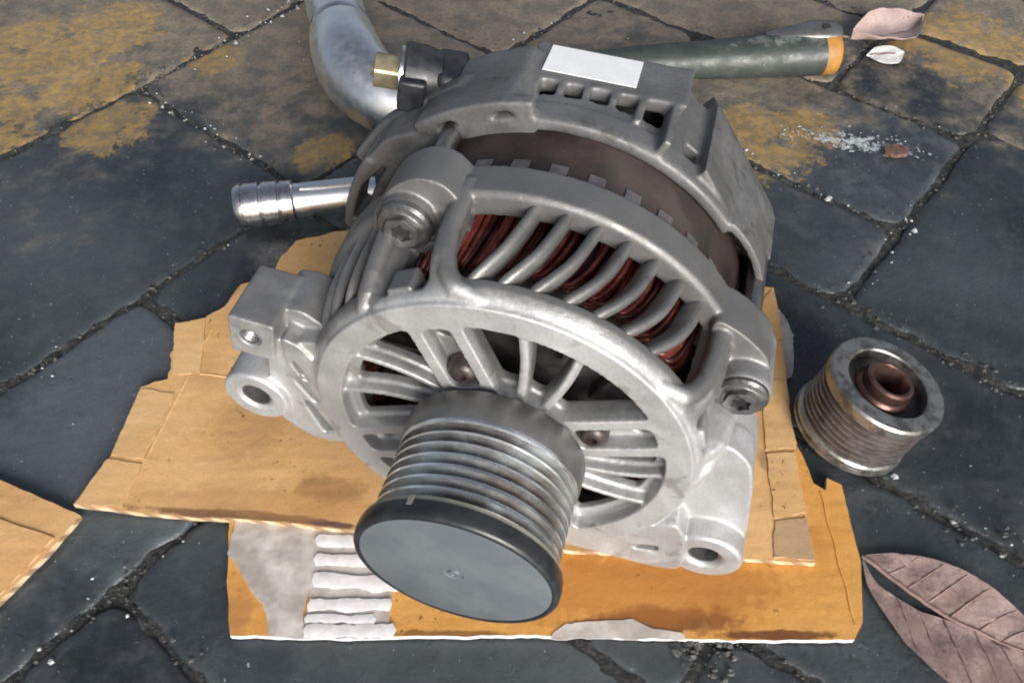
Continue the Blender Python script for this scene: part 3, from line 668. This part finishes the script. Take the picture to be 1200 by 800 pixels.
# bolts on the front
def hexpts(r, n=6, a=0): return [(r * math.cos(2 * math.pi * i / n + a), r * math.sin(2 * math.pi * i / n + a)) for i in range(n)]
def bolt(x, y, z, rf, rh, mat, dome=False):
    b = P('bolt', solid([(0, z - 6), (rf, z - 6), (rf, z - 1.2), (rf - .8, z - .2), (rh + .6, z), (rh + .2, z + .3)], 36, (x, y)), mat)
    if dome:
        P('bolt_head', solid([(rh + .6, z - .5), (rh + .3, z + 1.6), (rh - .8, z + 2.8), (rh * .6, z + 3.4), (rh * .42, z + 3.4), (rh * .36, z + 1.4), (0, z + 1.2)], 28, (x, y)), mat, b)
    else:
        v, f = plate(rounded([(x + p[0], y + p[1]) for p in hexpts(rh, 6, .3)], 1.0, 3), [rounded([(x + p[0] * (1 if i % 2 else .72), y + p[1] * (1 if i % 2 else .72)) for i, p in enumerate(hexpts(rh * .62, 12))], .4, 2)], z - .5, z + 2.2)
        P('bolt_head', (v, f), mat, b, bevel=.5)
        P('socket_recess', solid([(0, z + .6), (rh * .66, z + .6), (rh * .66, z + .2), (0, z + .2)], 16, (x, y)), 'dark_bore', b)
    return b
tag(bolt(*BOLTS[0], -26.2, 9.2, 6.2, 'bolt_grey')); bolt(*BOLTS[1], -23.2, 8.8, 6.0, 'bolt_grey')
for a in ARMS: bolt(*polar(34.3, a), -3.0, 5.2, 4.7, 'bolt_dark', True)
P('threaded_insert', revolve([(3.2 + .45 * (i % 2), -5.2 - i * .55) for i in range(24)] + [(4.6, -18.4), (4.6, -5.2)], 28, center=bh), 'hole_steel')
P('sleeve', revolve([(5.2, -5.4), (6.5, -5.2), (6.5, -37), (5.2, -37)], 40, center=LL), 'hole_steel'); P('sleeve', revolve([(5.4, -5.6), (6.9, -5.4), (6.9, -35), (5.4, -35)], 40, center=RL), 'hole_steel')
# through-bolts seen in the gap beside the stator
for (x, y) in BOLTS[:2]: P('through_bolt', solid([(0, -100), (3.6, -100), (3.6, -40), (0, -40)], 20, (x, y)), 'bolt_steel')
# rotor with its fan, stator and copper winding
rot = P('rotor', solid([(0, -22), (20, -22), (50, -24), (54, -27), (54, -112), (0, -112)], 72), 'rotor_iron')
for i in range(12):
    a = i * 30 + 8; c, s_ = math.cos(R(a)), math.sin(R(a)); c2_, s2 = math.cos(R(a - 14)), math.sin(R(a - 14))
    P('fan_blade', sweep([(30 * c2_, 30 * s2, -24), (42 * math.cos(R(a - 4)), 42 * math.sin(R(a - 4)), -24), (52 * c, 52 * s_, -24)], [(-.7, -2), (.7, -2), (.7, 7), (-.7, 7)], (0, 0, 1)), 'bolt_dark', rot)
st = P('stator_core', revolve([(60, -46), (72.6, -46), (72.6, -88), (60, -88)], 144), 'stator_iron')
for i in range(36):
    th = i * 10 + 4; P('stator_tooth', shell(lambda t_, z: 73.3, th, th + 4.6, [-60.5, -56, -50.5], 2, 4), 'stator_pad', st, bevel=.25)
def strand(th, k, rnd):
    dz = rnd.uniform(-2, 2); tw = rnd.uniform(11, 17); dr = rnd.uniform(-1.6, 1.6); pts = []
    for q in range(11):
        t_ = q / 10; th2 = th + tw * t_; z = -50 + 29 * math.sin(math.pi * min(1, t_ * 1.02)) ** .55 + dz * t_; r = 66.0 - 10.5 * t_ + dr
        x, y = polar(r, th2); pts.append((x, y, z))
    return sweep(pts, ring_section(rnd.uniform(.85, 1.25), 7), lambda p: (p.x, p.y, 1))
wnd = {'copper': G(), 'copper_dark': G()}
rnd = random.Random(3)
for i in range(150):
    for q in range(1 + (i % 3 > 0)): wnd['copper' if rnd.random() < .6 else 'copper_dark'].add(strand(i * 2.4 + rnd.uniform(-1.6, 1.6), q, rnd))
for nm, gg in wnd.items(): tag(P('copper_winding', (gg.v, gg.f), nm, angle=60), kind='stuff')
P('winding_core',  revolve([(54, -32), (58, -28), (61, -30), (63, -36), (63, -50), (54, -50)], 90), 'rotor_iron')

# pulley
prof = [(14, -6), (21, -6), (22, 1.5), (29.5, 2.0), (31.2, 3.0), (31.6, 5), (31.4, 12.6), (30.9, 13.6)]
pz = 14.6
for i in range(7):
    prof += [(30.7, pz), (30.7, pz + .9), (27.7, pz + 2.1), (27.7, pz + 2.6), (30.4, pz + 3.7)]; pz += 3.98
prof += [(30.9, pz), (31, pz + 1.0), (14, pz + 1.2)]
pu = empty('pulley_tmp'); bpy.data.objects.remove(pu)
pw = P('pulley', revolve(prof, 128), 'pulley_steel', angle=28)
me = pw.data; me.materials.append(M['collar_steel']); me.materials.append(M['groove_dust'])
for p_ in me.polygons:
    zc = -p_.center.y / S
    if zc < 13.2: p_.material_index = 1
    elif math.hypot(p_.center.x, p_.center.z - AX * S) < .0299: p_.material_index = 2
P('pulley_ring', revolve([(30, pz + .2), (32.2, pz + .3), (32.6, pz + .8), (32.6, pz + 2.0), (30, pz + 2.1)], 128), 'ring_beige', pw)
capz = 50.7; z0 = pz + 1.9
cp = P('dust_cap', solid([(0, z0), (32.4, z0), (33.2, z0 + .6), (33.4, capz - 3.2), (33.2, capz - 1.2), (32.6, capz - .3), (31.9, capz), (31.3, capz - .1), (31.1, capz - .6), (0, capz - .6)], 128), 'black_cap', pw)
P('cap_face', solid([(0, capz - .8), (30.9, capz - .8), (30.9, capz - .35), (30.4, capz - .15), (3.2, capz - .15), (2.7, capz - .5), (2.2, capz - .5), (1.9, capz + .1), (1.0, capz + .1), (.8, capz - .3), (0, capz - .3)], 96), 'cap_disc', cp, angle=25)
a = R(113); q = [(33.45 * math.cos(a + s_), 33.45 * math.sin(a + s_)) for s_ in (-.035, .035)]
P('cap_mark', shell(lambda t_, z: 33.65, 111.5, 114.5, [z0 - .6, z0 + 2.4], 1.5, 3), 'ring_beige', cp)

# rear housing
g = G()
g.add(revolve([(73.6, -76), (77.6, -76), (78.4, -78), (78.4, -86), (73.6, -86)], 150, 35, 361))
ZR = [-84, -87, -90]
g.add(shell(lambda t_, z: 77.6, 100, 361, [-84, -88, -94, -100, -106, -112, -118], 4, 220)); g.add(shell(lambda t_, z: 77.6, 34, 53, [-84, -88, -94, -100, -106, -112, -118], 4, 18))
g.add(shell(lambda t_, z: 77.8, 60.5, 100, ZR + [-91.5], 4, 50))
g.add(shell(lambda t_, z: 78.4 / math.cos(R(t_ - 87)) - .03 * max(0, -z - 104), 62, 102.5, [-98.5, -104, -110, -116, -122], 6, 40))
for th in (99.2, 92.6, 85.8, 78.8, 71.8):                  # pillars between the vent slots
    g.add(shell(lambda t_, z: 77.8 / math.cos(R(t_ - 87)) + (.4 if z < -92 else -.6), th - 1.0, th + 1.0, [-87, -91, -95, -99.5], 4.5, 4))
g.add(shell(lambda t_, z: 84.6, 63.2, 65.2, [-77, -84, -92, -100, -108], 7, 4))
g.add(shell(lambda t_, z: 78.6, 57.8, 63.8, [-84, -92, -102, -112, -122], 6, 8))
g.add(shell(lambda t_, z: 78.6 / math.cos(R(t_ - 34)) - 1.2 * sst(-116, -124, z) - 3.0 * sst(-122, -129, z), 14, 52.4, [-92, -96, -102, -110, -116, -120, -124, -127, -129], 9, 44)); g.add(shell(lambda t_, z: 78.4 / math.cos(R(t_ - 34)), 34, 52.4, [-80, -86, -93], 6, 20))
g.add(shell(lambda t_, z: 78, 52, 60, [-93, -100, -110, -120], 5, 8)); g.add(shell(lambda t_, z: 77.6, 50, 60, [-76, -80.5], 4, 8))
g.add(solid([(0, -117), (76, -117), (74, -124), (60, -128), (0, -128)], 96))
# ears for the through-bolts and a bossed hole
hl = [circle(-18.5, 75.5, 4.6, 24), circle(-37.4, 65.6, 5.4, 24)]
arcpts = lambda r_, a, b, n=14: [polar(r_, a + (b - a) * i / n) for i in range(n + 1)]
g.add(plate(arcpts(84.2, 96, 126) + arcpts(64, 126, 96), hl, -81, -76))
g.add(shell(lambda t_, z: 84.4 - 1.2 * sst(-84, -100, z) - 5.5 * sst(102.5, 98, t_), 98.5, 128, [-76.4, -78, -84, -92, -100, -108, -114], 4, 26))
g.add(revolve([(3, -98), (7.5, -98), (7.5, -112), (3, -112)], 36, center=(70, 21)))
g.add(shell(lambda t_, z: 82.2 - 2.6 * ((t_ - 18) / 18) ** 2 - 2 * sst(-108, -118, z), -1, 37, [-76.5, -82, -90, -100, -108, -114, -118], 3, 36))
# left side: strap-like ear with an opening, and a sloping bracket above it
g.add(shell(lambda t_, z: 87, 146, 172, [-76, -80, -86, -92], 4.0, 26)); g.add(shell(lambda t_, z: 86 - 8 * sst(140, 120, t_), 116, 147, [-77, -82, -90, -98], 6, 30))
g.add(shell(lambda t_, z: 82, 168, 176, [-76, -84, -92], 6, 8))
g.add(sweep([(-78, 34, -80), (-66, 47, -80), (-58, 56, -80)], [(-1.6, -2), (1.6, -2), (1.6, 3), (-1.6, 3)], (0, 0, 1)))
g.add(plate(rounded([(-86, 34), (-72, 52), (-56, 64), (-38, 76), (-30, 72), (-60, 44), (-76, 24)], 3), [rounded([(-74, 41), (-66, 49), (-61, 46), (-70, 37)], 1.5)], -100, -94))
rh = fuse('rear_housing', g, .75, 'cast_rear', alt, A, 5)
P('label', shell(lambda t_, z: 78.95 / math.cos(R(t_ - 87)) - .03 * max(0, -z - 104), 74.5, 98.5, [-102.5, -108, -114, -119.5], .35, 20), 'label_paper', rh, bevel=.1)
# output terminal: brass nut, black insulator, clip
def place(vf, loc, dirv):
    q = Vector(dirv).to_track_quat('Z', 'Y').to_matrix(); return [tuple(q @ Vector(p) + Vector(loc)) for p in vf[0]], vf[1]
td = Vector((-.93, .18, .25)).normalized(); tp = Vector((-65, 68, -104))
ins = P('terminal_insulator', place(solid([(0, -14), (10, -14), (11.5, -8), (11.8, -1), (10.6, 0), (0, 0)], 36), tp, td), 'black_plastic', rh)
P('washer', place(solid([(0, -.1), (10.2, -.1), (10.2, 1.3), (0, 1.3)], 36), tp, td), 'chrome_worn', ins)
P('nut', place(plate(rounded(hexpts(6.9), 1.0, 2), [circle(0, 0, 3.0, 20)], 1.3, 10.5), tp, td), 'brass', ins, bevel=.6)
P('stud', place(solid([(0, 0), (3, 0), (2.8, 11), (2.2, 12), (0, 12)], 20), tp, td), 'brass', ins)
P('terminal_clip', place(([tuple(p) for p in box(-6, 7, 8, 13.5, -9, 1)[0]], box(0, 1, 0, 1, 0, 1)[1]), tp, td), 'black_plastic', ins, bevel=1.2)
P('terminal_cover', place(([tuple(p) for p in box(-8, 9, -10, 10, -24, -12)[0]], box(0, 1, 0, 1, 0, 1)[1]), tp, td), 'black_plastic', ins, bevel=2.5)

# ------------------------------------------------------------------ spare pulley
sp = empty('spare_pulley', (159.5, 61, 1.5), (R(2), R(13), R(10)))
tag(sp, 'old worn grooved pulley with bronze inner sleeve standing on the dark paving', 'pulley')
pr = [(19, 4), (24.4, 4), (25.6, 4.6), (26.2, 5.6), (26.2, 7.2), (25.4, 8)]
z = 8.4
for i in range(7): pr += [(25.2, z), (25.2, z + .6), (22.9, z + 1.6), (22.9, z + 1.9), (25.0, z + 2.8)]; z += 3.1
body_top = z + 7
o = mesh_obj('grooved_body', *revolve(pr + [(25.2, z), (25.4, z + .4), (19, z + .6)], 112), 'spare_groove', sp, angle=28)
o.data.materials.append(M['spare_steel'])
for p_ in o.data.polygons:
    if math.hypot(p_.center.x, p_.center.y) > .02495: p_.material_index = 1
mesh_obj('outer_rim', *revolve([(18.2, z - 6), (25.4, z + .3), (26.0, z + .8), (26.2, body_top - 1.5), (25.4, body_top - .3), (24.4, body_top), (18.8, body_top), (18.2, body_top - .7)], 112), 'spare_steel', sp)
mesh_obj('lower_rim', *revolve([(17, 2.2), (25.2, 2.2), (26.6, 3), (26.6, 4.6), (17, 4.8)], 112), 'spare_steel', sp)
mesh_obj('race', *revolve([(12.5, 6), (18.4, 6), (18.4, z + 1.5), (12.5, z + 1.5)], 80), 'dark_bore', sp)
mesh_obj('inner_sleeve', *revolve([(7.8, 4), (7.8, body_top + 1.2), (8.4, body_top + 2.4), (9.6, body_top + 2.4), (10.6, body_top + 1.6), (10.8, body_top - 3), (12.4, body_top - 4.2), (12.8, body_top - 5.4), (12.8, 4)], 80), 'bronze', sp)
mesh_obj('bore', *solid([(0, 10), (8, 10), (8, 9), (0, 9)], 40), 'dark_bore', sp)

# ------------------------------------------------------------------ chrome pieces behind the alternator
sk = empty('steel_coupling', (-120, 209, 0)); tag(sk, 'short chrome cylinder with two dark grooves pointing left of the alternator', 'coupling')
def along(vf, loc, dirv): v, f = place(vf, loc, dirv); return v, f
dv = Vector((-1, -.17, 0)).normalized(); ctr = (0, 0, 12.8)
mesh_obj('collar', *along(solid([(0, -2), (10.5, -2), (11.6, -1), (11.9, 5), (11.0, 5.4), (11.0, 6.4), (12.2, 6.8), (12.4, 15), (11.2, 15.4), (11.2, 16.6), (12.5, 17), (12.6, 25), (11.8, 25.4), (11.8, 26.2), (12.7, 26.6), (12.6, 28.6), (11.4, 30.6), (9, 31), (8.4, 22), (0, 22)], 64), ctr, dv), 'chrome_worn', sk, angle=30)
mesh_obj('shank', *along(solid([(0, -48), (8.6, -48), (8.6, -20), (8.9, -12), (9.6, -4), (9.6, 0), (0, 0)], 48), ctr, dv), 'chrome', sk)
mesh_obj('flat_key', *along(([tuple(p) for p in box(-2.5, 2.5, 6.5, 10.2, -42, -6)[0]], box(0, 1, 0, 1, 0, 1)[1]), ctr, dv), 'chrome', sk)

ep = empty('chrome_pipe', (-86, 300, 0)); tag(ep, 'thick chrome elbow pipe with flat round end behind the brass nut', 'pipe')
ctrl = [(-62, 200, 34), (-44, 140, 34), (-30, 85, 35), (-20, 46, 36), (-13, 22, 36), (-4, 4, 32), (12, -10, 26), (34, -16, 22), (60, -18, 20)]
def smooth_path(pts, n=8):
    out = []
    for i in range(len(pts) - 1):
        a, b, c, d = (Vector(pts[max(i - 1, 0)]), Vector(pts[i]), Vector(pts[i + 1]), Vector(pts[min(i + 2, len(pts) - 1)]))
        for q in range(n): t_ = q / n; out.append(.5 * (2 * b + (c - a) * t_ + (2 * a - 5 * b + 4 * c - d) * t_ ** 2 + (3 * b - a - 3 * c + d) * t_ ** 3))
    return out + [Vector(pts[-1])]
up_ = smooth_path(ctrl[:4]); lo_ = smooth_path(ctrl[3:])
mesh_obj('tube', *sweep(up_, ring_section(18.5, 48), (0, 0, 1), [1.1 - .1 * i / len(up_) for i in range(len(up_))]), 'chrome', ep, angle=60)
sc_ = [1.0] + [1.04 + .14 * math.sin(math.pi * min(1, i / len(lo_) * 1.4)) for i in range(1, len(lo_))]
mesh_obj('elbow', *sweep(lo_, ring_section(19.5, 48), (0, 0, 1), sc_), 'chrome', ep, angle=60)
mesh_obj('tube_collar', *sweep([up_[-1] + (lo_[1] - up_[-1]).normalized() * q for q in (-5, -3.6, 1.5, 3)], ring_section(20.6, 48), (0, 0, 1), [.93, 1, 1, .96]), 'chrome_worn', ep)

# ------------------------------------------------------------------ tool handle
th = empty('tool_handle', (123, 354, 0)); tag(th, 'dark green worn tool handle with orange tip lying behind the alternator', 'tool handle')
hp = [(-86, -2, 10), (-70, -2, 10.5), (-40, -3, 12), (10, -2, 13.5), (55, 1, 14.5), (78, 3, 15), (91, 5, 15.5)]
def oval(a, b, n=36): return [(a * math.cos(2 * math.pi * i / n), b * math.sin(2 * math.pi * i / n)) for i in range(n)]
mesh_obj('shaft', *sweep(hp, oval(15.5, 14), (0, 0, 1), [.46, .56, .72, .86, .96, 1.03, 1.06]), 'handle_green', th, angle=60)
mesh_obj('orange_tip', *sweep([(89, 4.8, 15.5), (92, 5.1, 15.5), (97, 5.4, 15.6), (99.5, 5.6, 15.6), (101, 5.7, 15.6)], oval(15.7, 14.2), (0, 0, 1), [1.04, 1.07, 1.06, 1.0, .84]), 'handle_orange', th, angle=60)
v, f = sweep([(52, 7, 25), (66, 8, 26.5), (84, 9, 28), (96, 9, 28), (101, 9, 27)], oval(10.5, 5.5, 24), (0, 0, 1), [.35, .7, 1, 1, .7]); mesh_obj('end_lug', v, f, 'collar_steel', th)
mesh_obj('lug_hole', *place(solid([(0, 0), (3, 0), (3, 1.2), (0, 1.2)], 18), (90, 5.5, 32.2), (.05, -.45, .89)), 'dark_bore', th)

# ------------------------------------------------------------------ leaves and small litter
def leaf_half(mid, edge, zf, nr=7, thick=.35):
    """strip between midrib points and edge points"""
    n = len(mid); v = []; f = []
    for lay in (0, 1):
        for i in range(n):
            for k in range(nr + 1):
                t_ = k / nr; x = mid[i][0] + (edge[i][0] - mid[i][0]) * t_; y = mid[i][1] + (edge[i][1] - mid[i][1]) * t_
                v.append((x, y, zf(i / (n - 1), t_, x, y) - lay * thick))
    N = n * (nr + 1)
    for i in range(n - 1):
        for k in range(nr):
            a, b, c, d = i * (nr + 1) + k, i * (nr + 1) + k + 1, (i + 1) * (nr + 1) + k + 1, (i + 1) * (nr + 1) + k
            f.append((a, b, c, d)); f.append((N + d, N + c, N + b, N + a))
    for k in range(nr):
        f.append((k, N + k, N + k + 1, k + 1)); q = (n - 1) * (nr + 1) + k; f.append((q + 1, N + q + 1, N + q, q))
    for i in range(n - 1):
        a, d = i * (nr + 1), (i + 1) * (nr + 1); f.append((d, N + d, N + a, a)); a += nr; d += nr; f.append((a, N + a, N + d, d))
    return v, f
def interp(pts, n):
    L = [0]
    for a, b in zip(pts, pts[1:]): L.append(L[-1] + (Vector(b) - Vector(a)).length)
    out = []
    for i in range(n):
        s_ = L[-1] * i / (n - 1); k = max(j for j in range(len(L)) if L[j] <= s_ + 1e-9); k = min(k, len(pts) - 2)
        t_ = (s_ - L[k]) / (L[k + 1] - L[k]); p0 = Vector(pts[max(k - 1, 0)]); p1 = Vector(pts[k]); p2 = Vector(pts[k + 1]); p3 = Vector(pts[min(k + 2, len(pts) - 1)])
        out.append(tuple(.5 * (2 * p1 + (p2 - p0) * t_ + (2 * p0 - 5 * p1 + 4 * p2 - p3) * t_ ** 2 + (3 * p1 - p0 - 3 * p2 + p3) * t_ ** 3)))
    return out
lf = empty('dry_leaf', (175, -25, 0)); tag(lf, 'large pinkish brown dried leaf with a tear beside the lower right cardboard corner', 'leaf')
ox = lambda pts: [(x - 175, y + 25) for x, y in pts]
N_ = 40
mid = interp(ox([(150.5, -3), (157, -10), (164, -16.5), (177, -28.5), (190, -36), (203, -42.5), (222, -50)]), N_)
upE = interp(ox([(150.8, -2.6), (160, -1.6), (168, -2.2), (184, -6.8), (195.4, -14.2), (205, -25), (213, -38), (222.4, -49.6)]), N_)
loE = interp(ox([(150.2, -3.4), (149.4, -11), (150, -19), (159.3, -42), (173.5, -58), (188, -68), (206, -68), (221.8, -50.4)]), N_)
gapm = interp(ox([(150.4, -3.6), (152.5, -13.5), (158.2, -19), (166, -25.4), (176.5, -29.6), (190, -36.4), (203, -43), (221.6, -50.4)]), N_)
def lz(i, t_, x, y, up):
    vein = abs(((i * 9 + t_ * (1.4 if up else 1.2)) % 1) - .5) * 2
    return 2.2 + (3.0 if up else 1.2) * (t_ * (1 - .35 * t_)) * math.sin(math.pi * min(1, i * 1.05 + .05)) + noise.noise(Vector((x * .07, y * .07, 3))) * 1.6 + noise.noise(Vector((x * .2, y * .2, 6))) * .5 + (.25 - .5 * sst(.8, 1.0, vein))
mesh_obj('blade', *leaf_half(mid, upE, lambda i, t_, x, y: lz(i, t_, x, y, True), 14), 'leaf_dry', lf, angle=80)
mesh_obj('blade', *leaf_half(gapm, loE, lambda i, t_, x, y: lz(i, t_, x, y, False), 14), 'leaf_dry', lf, angle=80)
mesh_obj('midrib', *sweep([(x, y, lz(i / (N_ - 1), 0, x, y, True) + .25) for i, (x, y) in enumerate(mid)], ring_section(.75, 8), (0, 0, 1), [.6 + .6 * math.sin(math.pi * min(1, .3 + i / N_)) for i in range(N_)]), 'leaf_vein', lf, angle=80)
for k_ in range(1, 8):
    i0 = int(k_ * N_ / 9.5) + 1
    for (ms, es, up) in ((mid, upE, True), (gapm, loE, False)):
        if not up and k_ < 2: continue
        j = min(N_ - 1, i0 + 5); pts = []
        for q in range(9):
            t_ = q / 8 * .96; ii = i0 + (j - i0) * t_; a = int(ii); fr = ii - a; a2 = min(a + 1, N_ - 1)
            m_ = Vector(ms[a]).lerp(Vector(ms[a2]), fr); e_ = Vector(es[a]).lerp(Vector(es[a2]), fr); p = m_.lerp(e_, t_)
            pts.append((p.x, p.y, lz(ii / (N_ - 1), t_, p.x, p.y, up) + .02))
        mesh_obj('side_vein', *sweep(pts, ring_section(.34, 6), (0, 0, 1), [1.2 - .09 * q for q in range(9)]), 'leaf_vein', lf, angle=80)
sl = empty('curled_leaf', (277, 404, 0)); tag(sl, 'small curled pinkish dry leaf beyond the orange tip of the handle', 'leaf')
m1 = interp([(-30, -8), (-12, -4), (8, 2), (26, 10)], 20); e1 = interp([(-30, -7.5), (-12, 16), (8, 24), (26, 10.5)], 20); e2 = interp([(-30, -8.5), (-10, -18), (12, -17), (26, 9.5)], 20)
cz = lambda i, t_, x, y: 3 + 7 * t_ * t_ + noise.noise(Vector((x * .1, y * .1, 8))) * 2.2
mesh_obj('blade', *leaf_half(m1, e1, cz, 8), 'leaf_small', sl, angle=80); mesh_obj('blade', *leaf_half(m1, e2, cz, 8), 'leaf_small', sl, angle=80)
mesh_obj('stalk', *sweep([(-27, -7, 3), (-36, -2, 2), (-46, 8, 2)], ring_section(1.0, 8), (0, 0, 1)), 'leaf_vein', sl)
wl = empty('white_leaf', (268, 379, 0)); tag(wl, 'small flat white oval leaf scrap with a dark line on the paving', 'leaf')
m2_ = interp([(-14, -2), (0, 0), (14, 2)], 16); f1 = interp([(-14, -1.8), (-4, 9), (8, 10), (14, 2.2)], 16); f2 = interp([(-14, -2.2), (-6, -10.5), (6, -11), (14, 1.8)], 16)
wz = lambda i, t_, x, y: 1.0 + .5 * t_ + noise.noise(Vector((x * .2, y * .2, 2))) * .5
mesh_obj('blade', *leaf_half(m2_, f1, wz, 6, .3), 'white_leaf', wl, angle=80); mesh_obj('blade', *leaf_half(m2_, f2, wz, 6, .3), 'white_leaf', wl, angle=80)
mesh_obj('vein', *sweep([(x, y + math.sin(i * 1.3) * .5, 1.7) for i, (x, y) in enumerate(m2_[2:12])], ring_section(.5, 6), (0, 0, 1)), 'chip_brown', wl)
ck = empty('bark_chip', (243.7, 270, 0)); tag(ck, 'small brown chip lying on the white flaked paint of a paver', 'chip')
gg = G().add(plate(rounded([(-8, -2), (-3, -6), (6, -5), (9, 1), (3, 5), (-5, 4)], 1.5), [], 0, 2.6))
ob = mesh_obj('chip_body', gg.v, gg.f, 'chip_brown', ck); bv = ob.modifiers.new('bevel', 'BEVEL'); bv.width = .8 * S; bv.segments = 2
# flaking white paint on one stone
pf = []
for _ in range(90):
    t_ = random.random(); c = Vector((178, 292)).lerp(Vector((262, 270)), t_); w = 5 + 9 * math.sin(math.pi * min(1, .15 + t_ * .8))
    p = c + Vector((random.gauss(0, 3), random.gauss(0, w * .45))); pf.append((p.x, p.y, .1, random.uniform(.5, 1.8) * random.random() ** .6))
def flakes(pts):
    v = []; f = []
    for (x, y, z, r) in pts:
        k = len(v); n = 6; a0 = random.random() * 6.28; st = random.uniform(.35, .9); an = random.gauss(-.3, .5)
        for hgt in (0, .25):
            for i in range(n):
                a = a0 + i * 6.283 / n; q = r * random.uniform(.6, 1.25); dx, dy = q * math.cos(a), q * st * math.sin(a)
                v.append((x + dx * math.cos(an) - dy * math.sin(an), y + dx * math.sin(an) + dy * math.cos(an), z + hgt))
        for i in range(n): j = (i + 1) % n; f.append((k + i, k + j, k + n + j, k + n + i))
        f.append(tuple(k + n + i for i in range(n)))
    return v, f
fo = mesh_obj('paint_flakes', *flakes(pf), 'white_flake', smooth=False); tag(fo, 'flaking white paint streak on a dark paver right of the alternator', 'paint', kind='stuff')
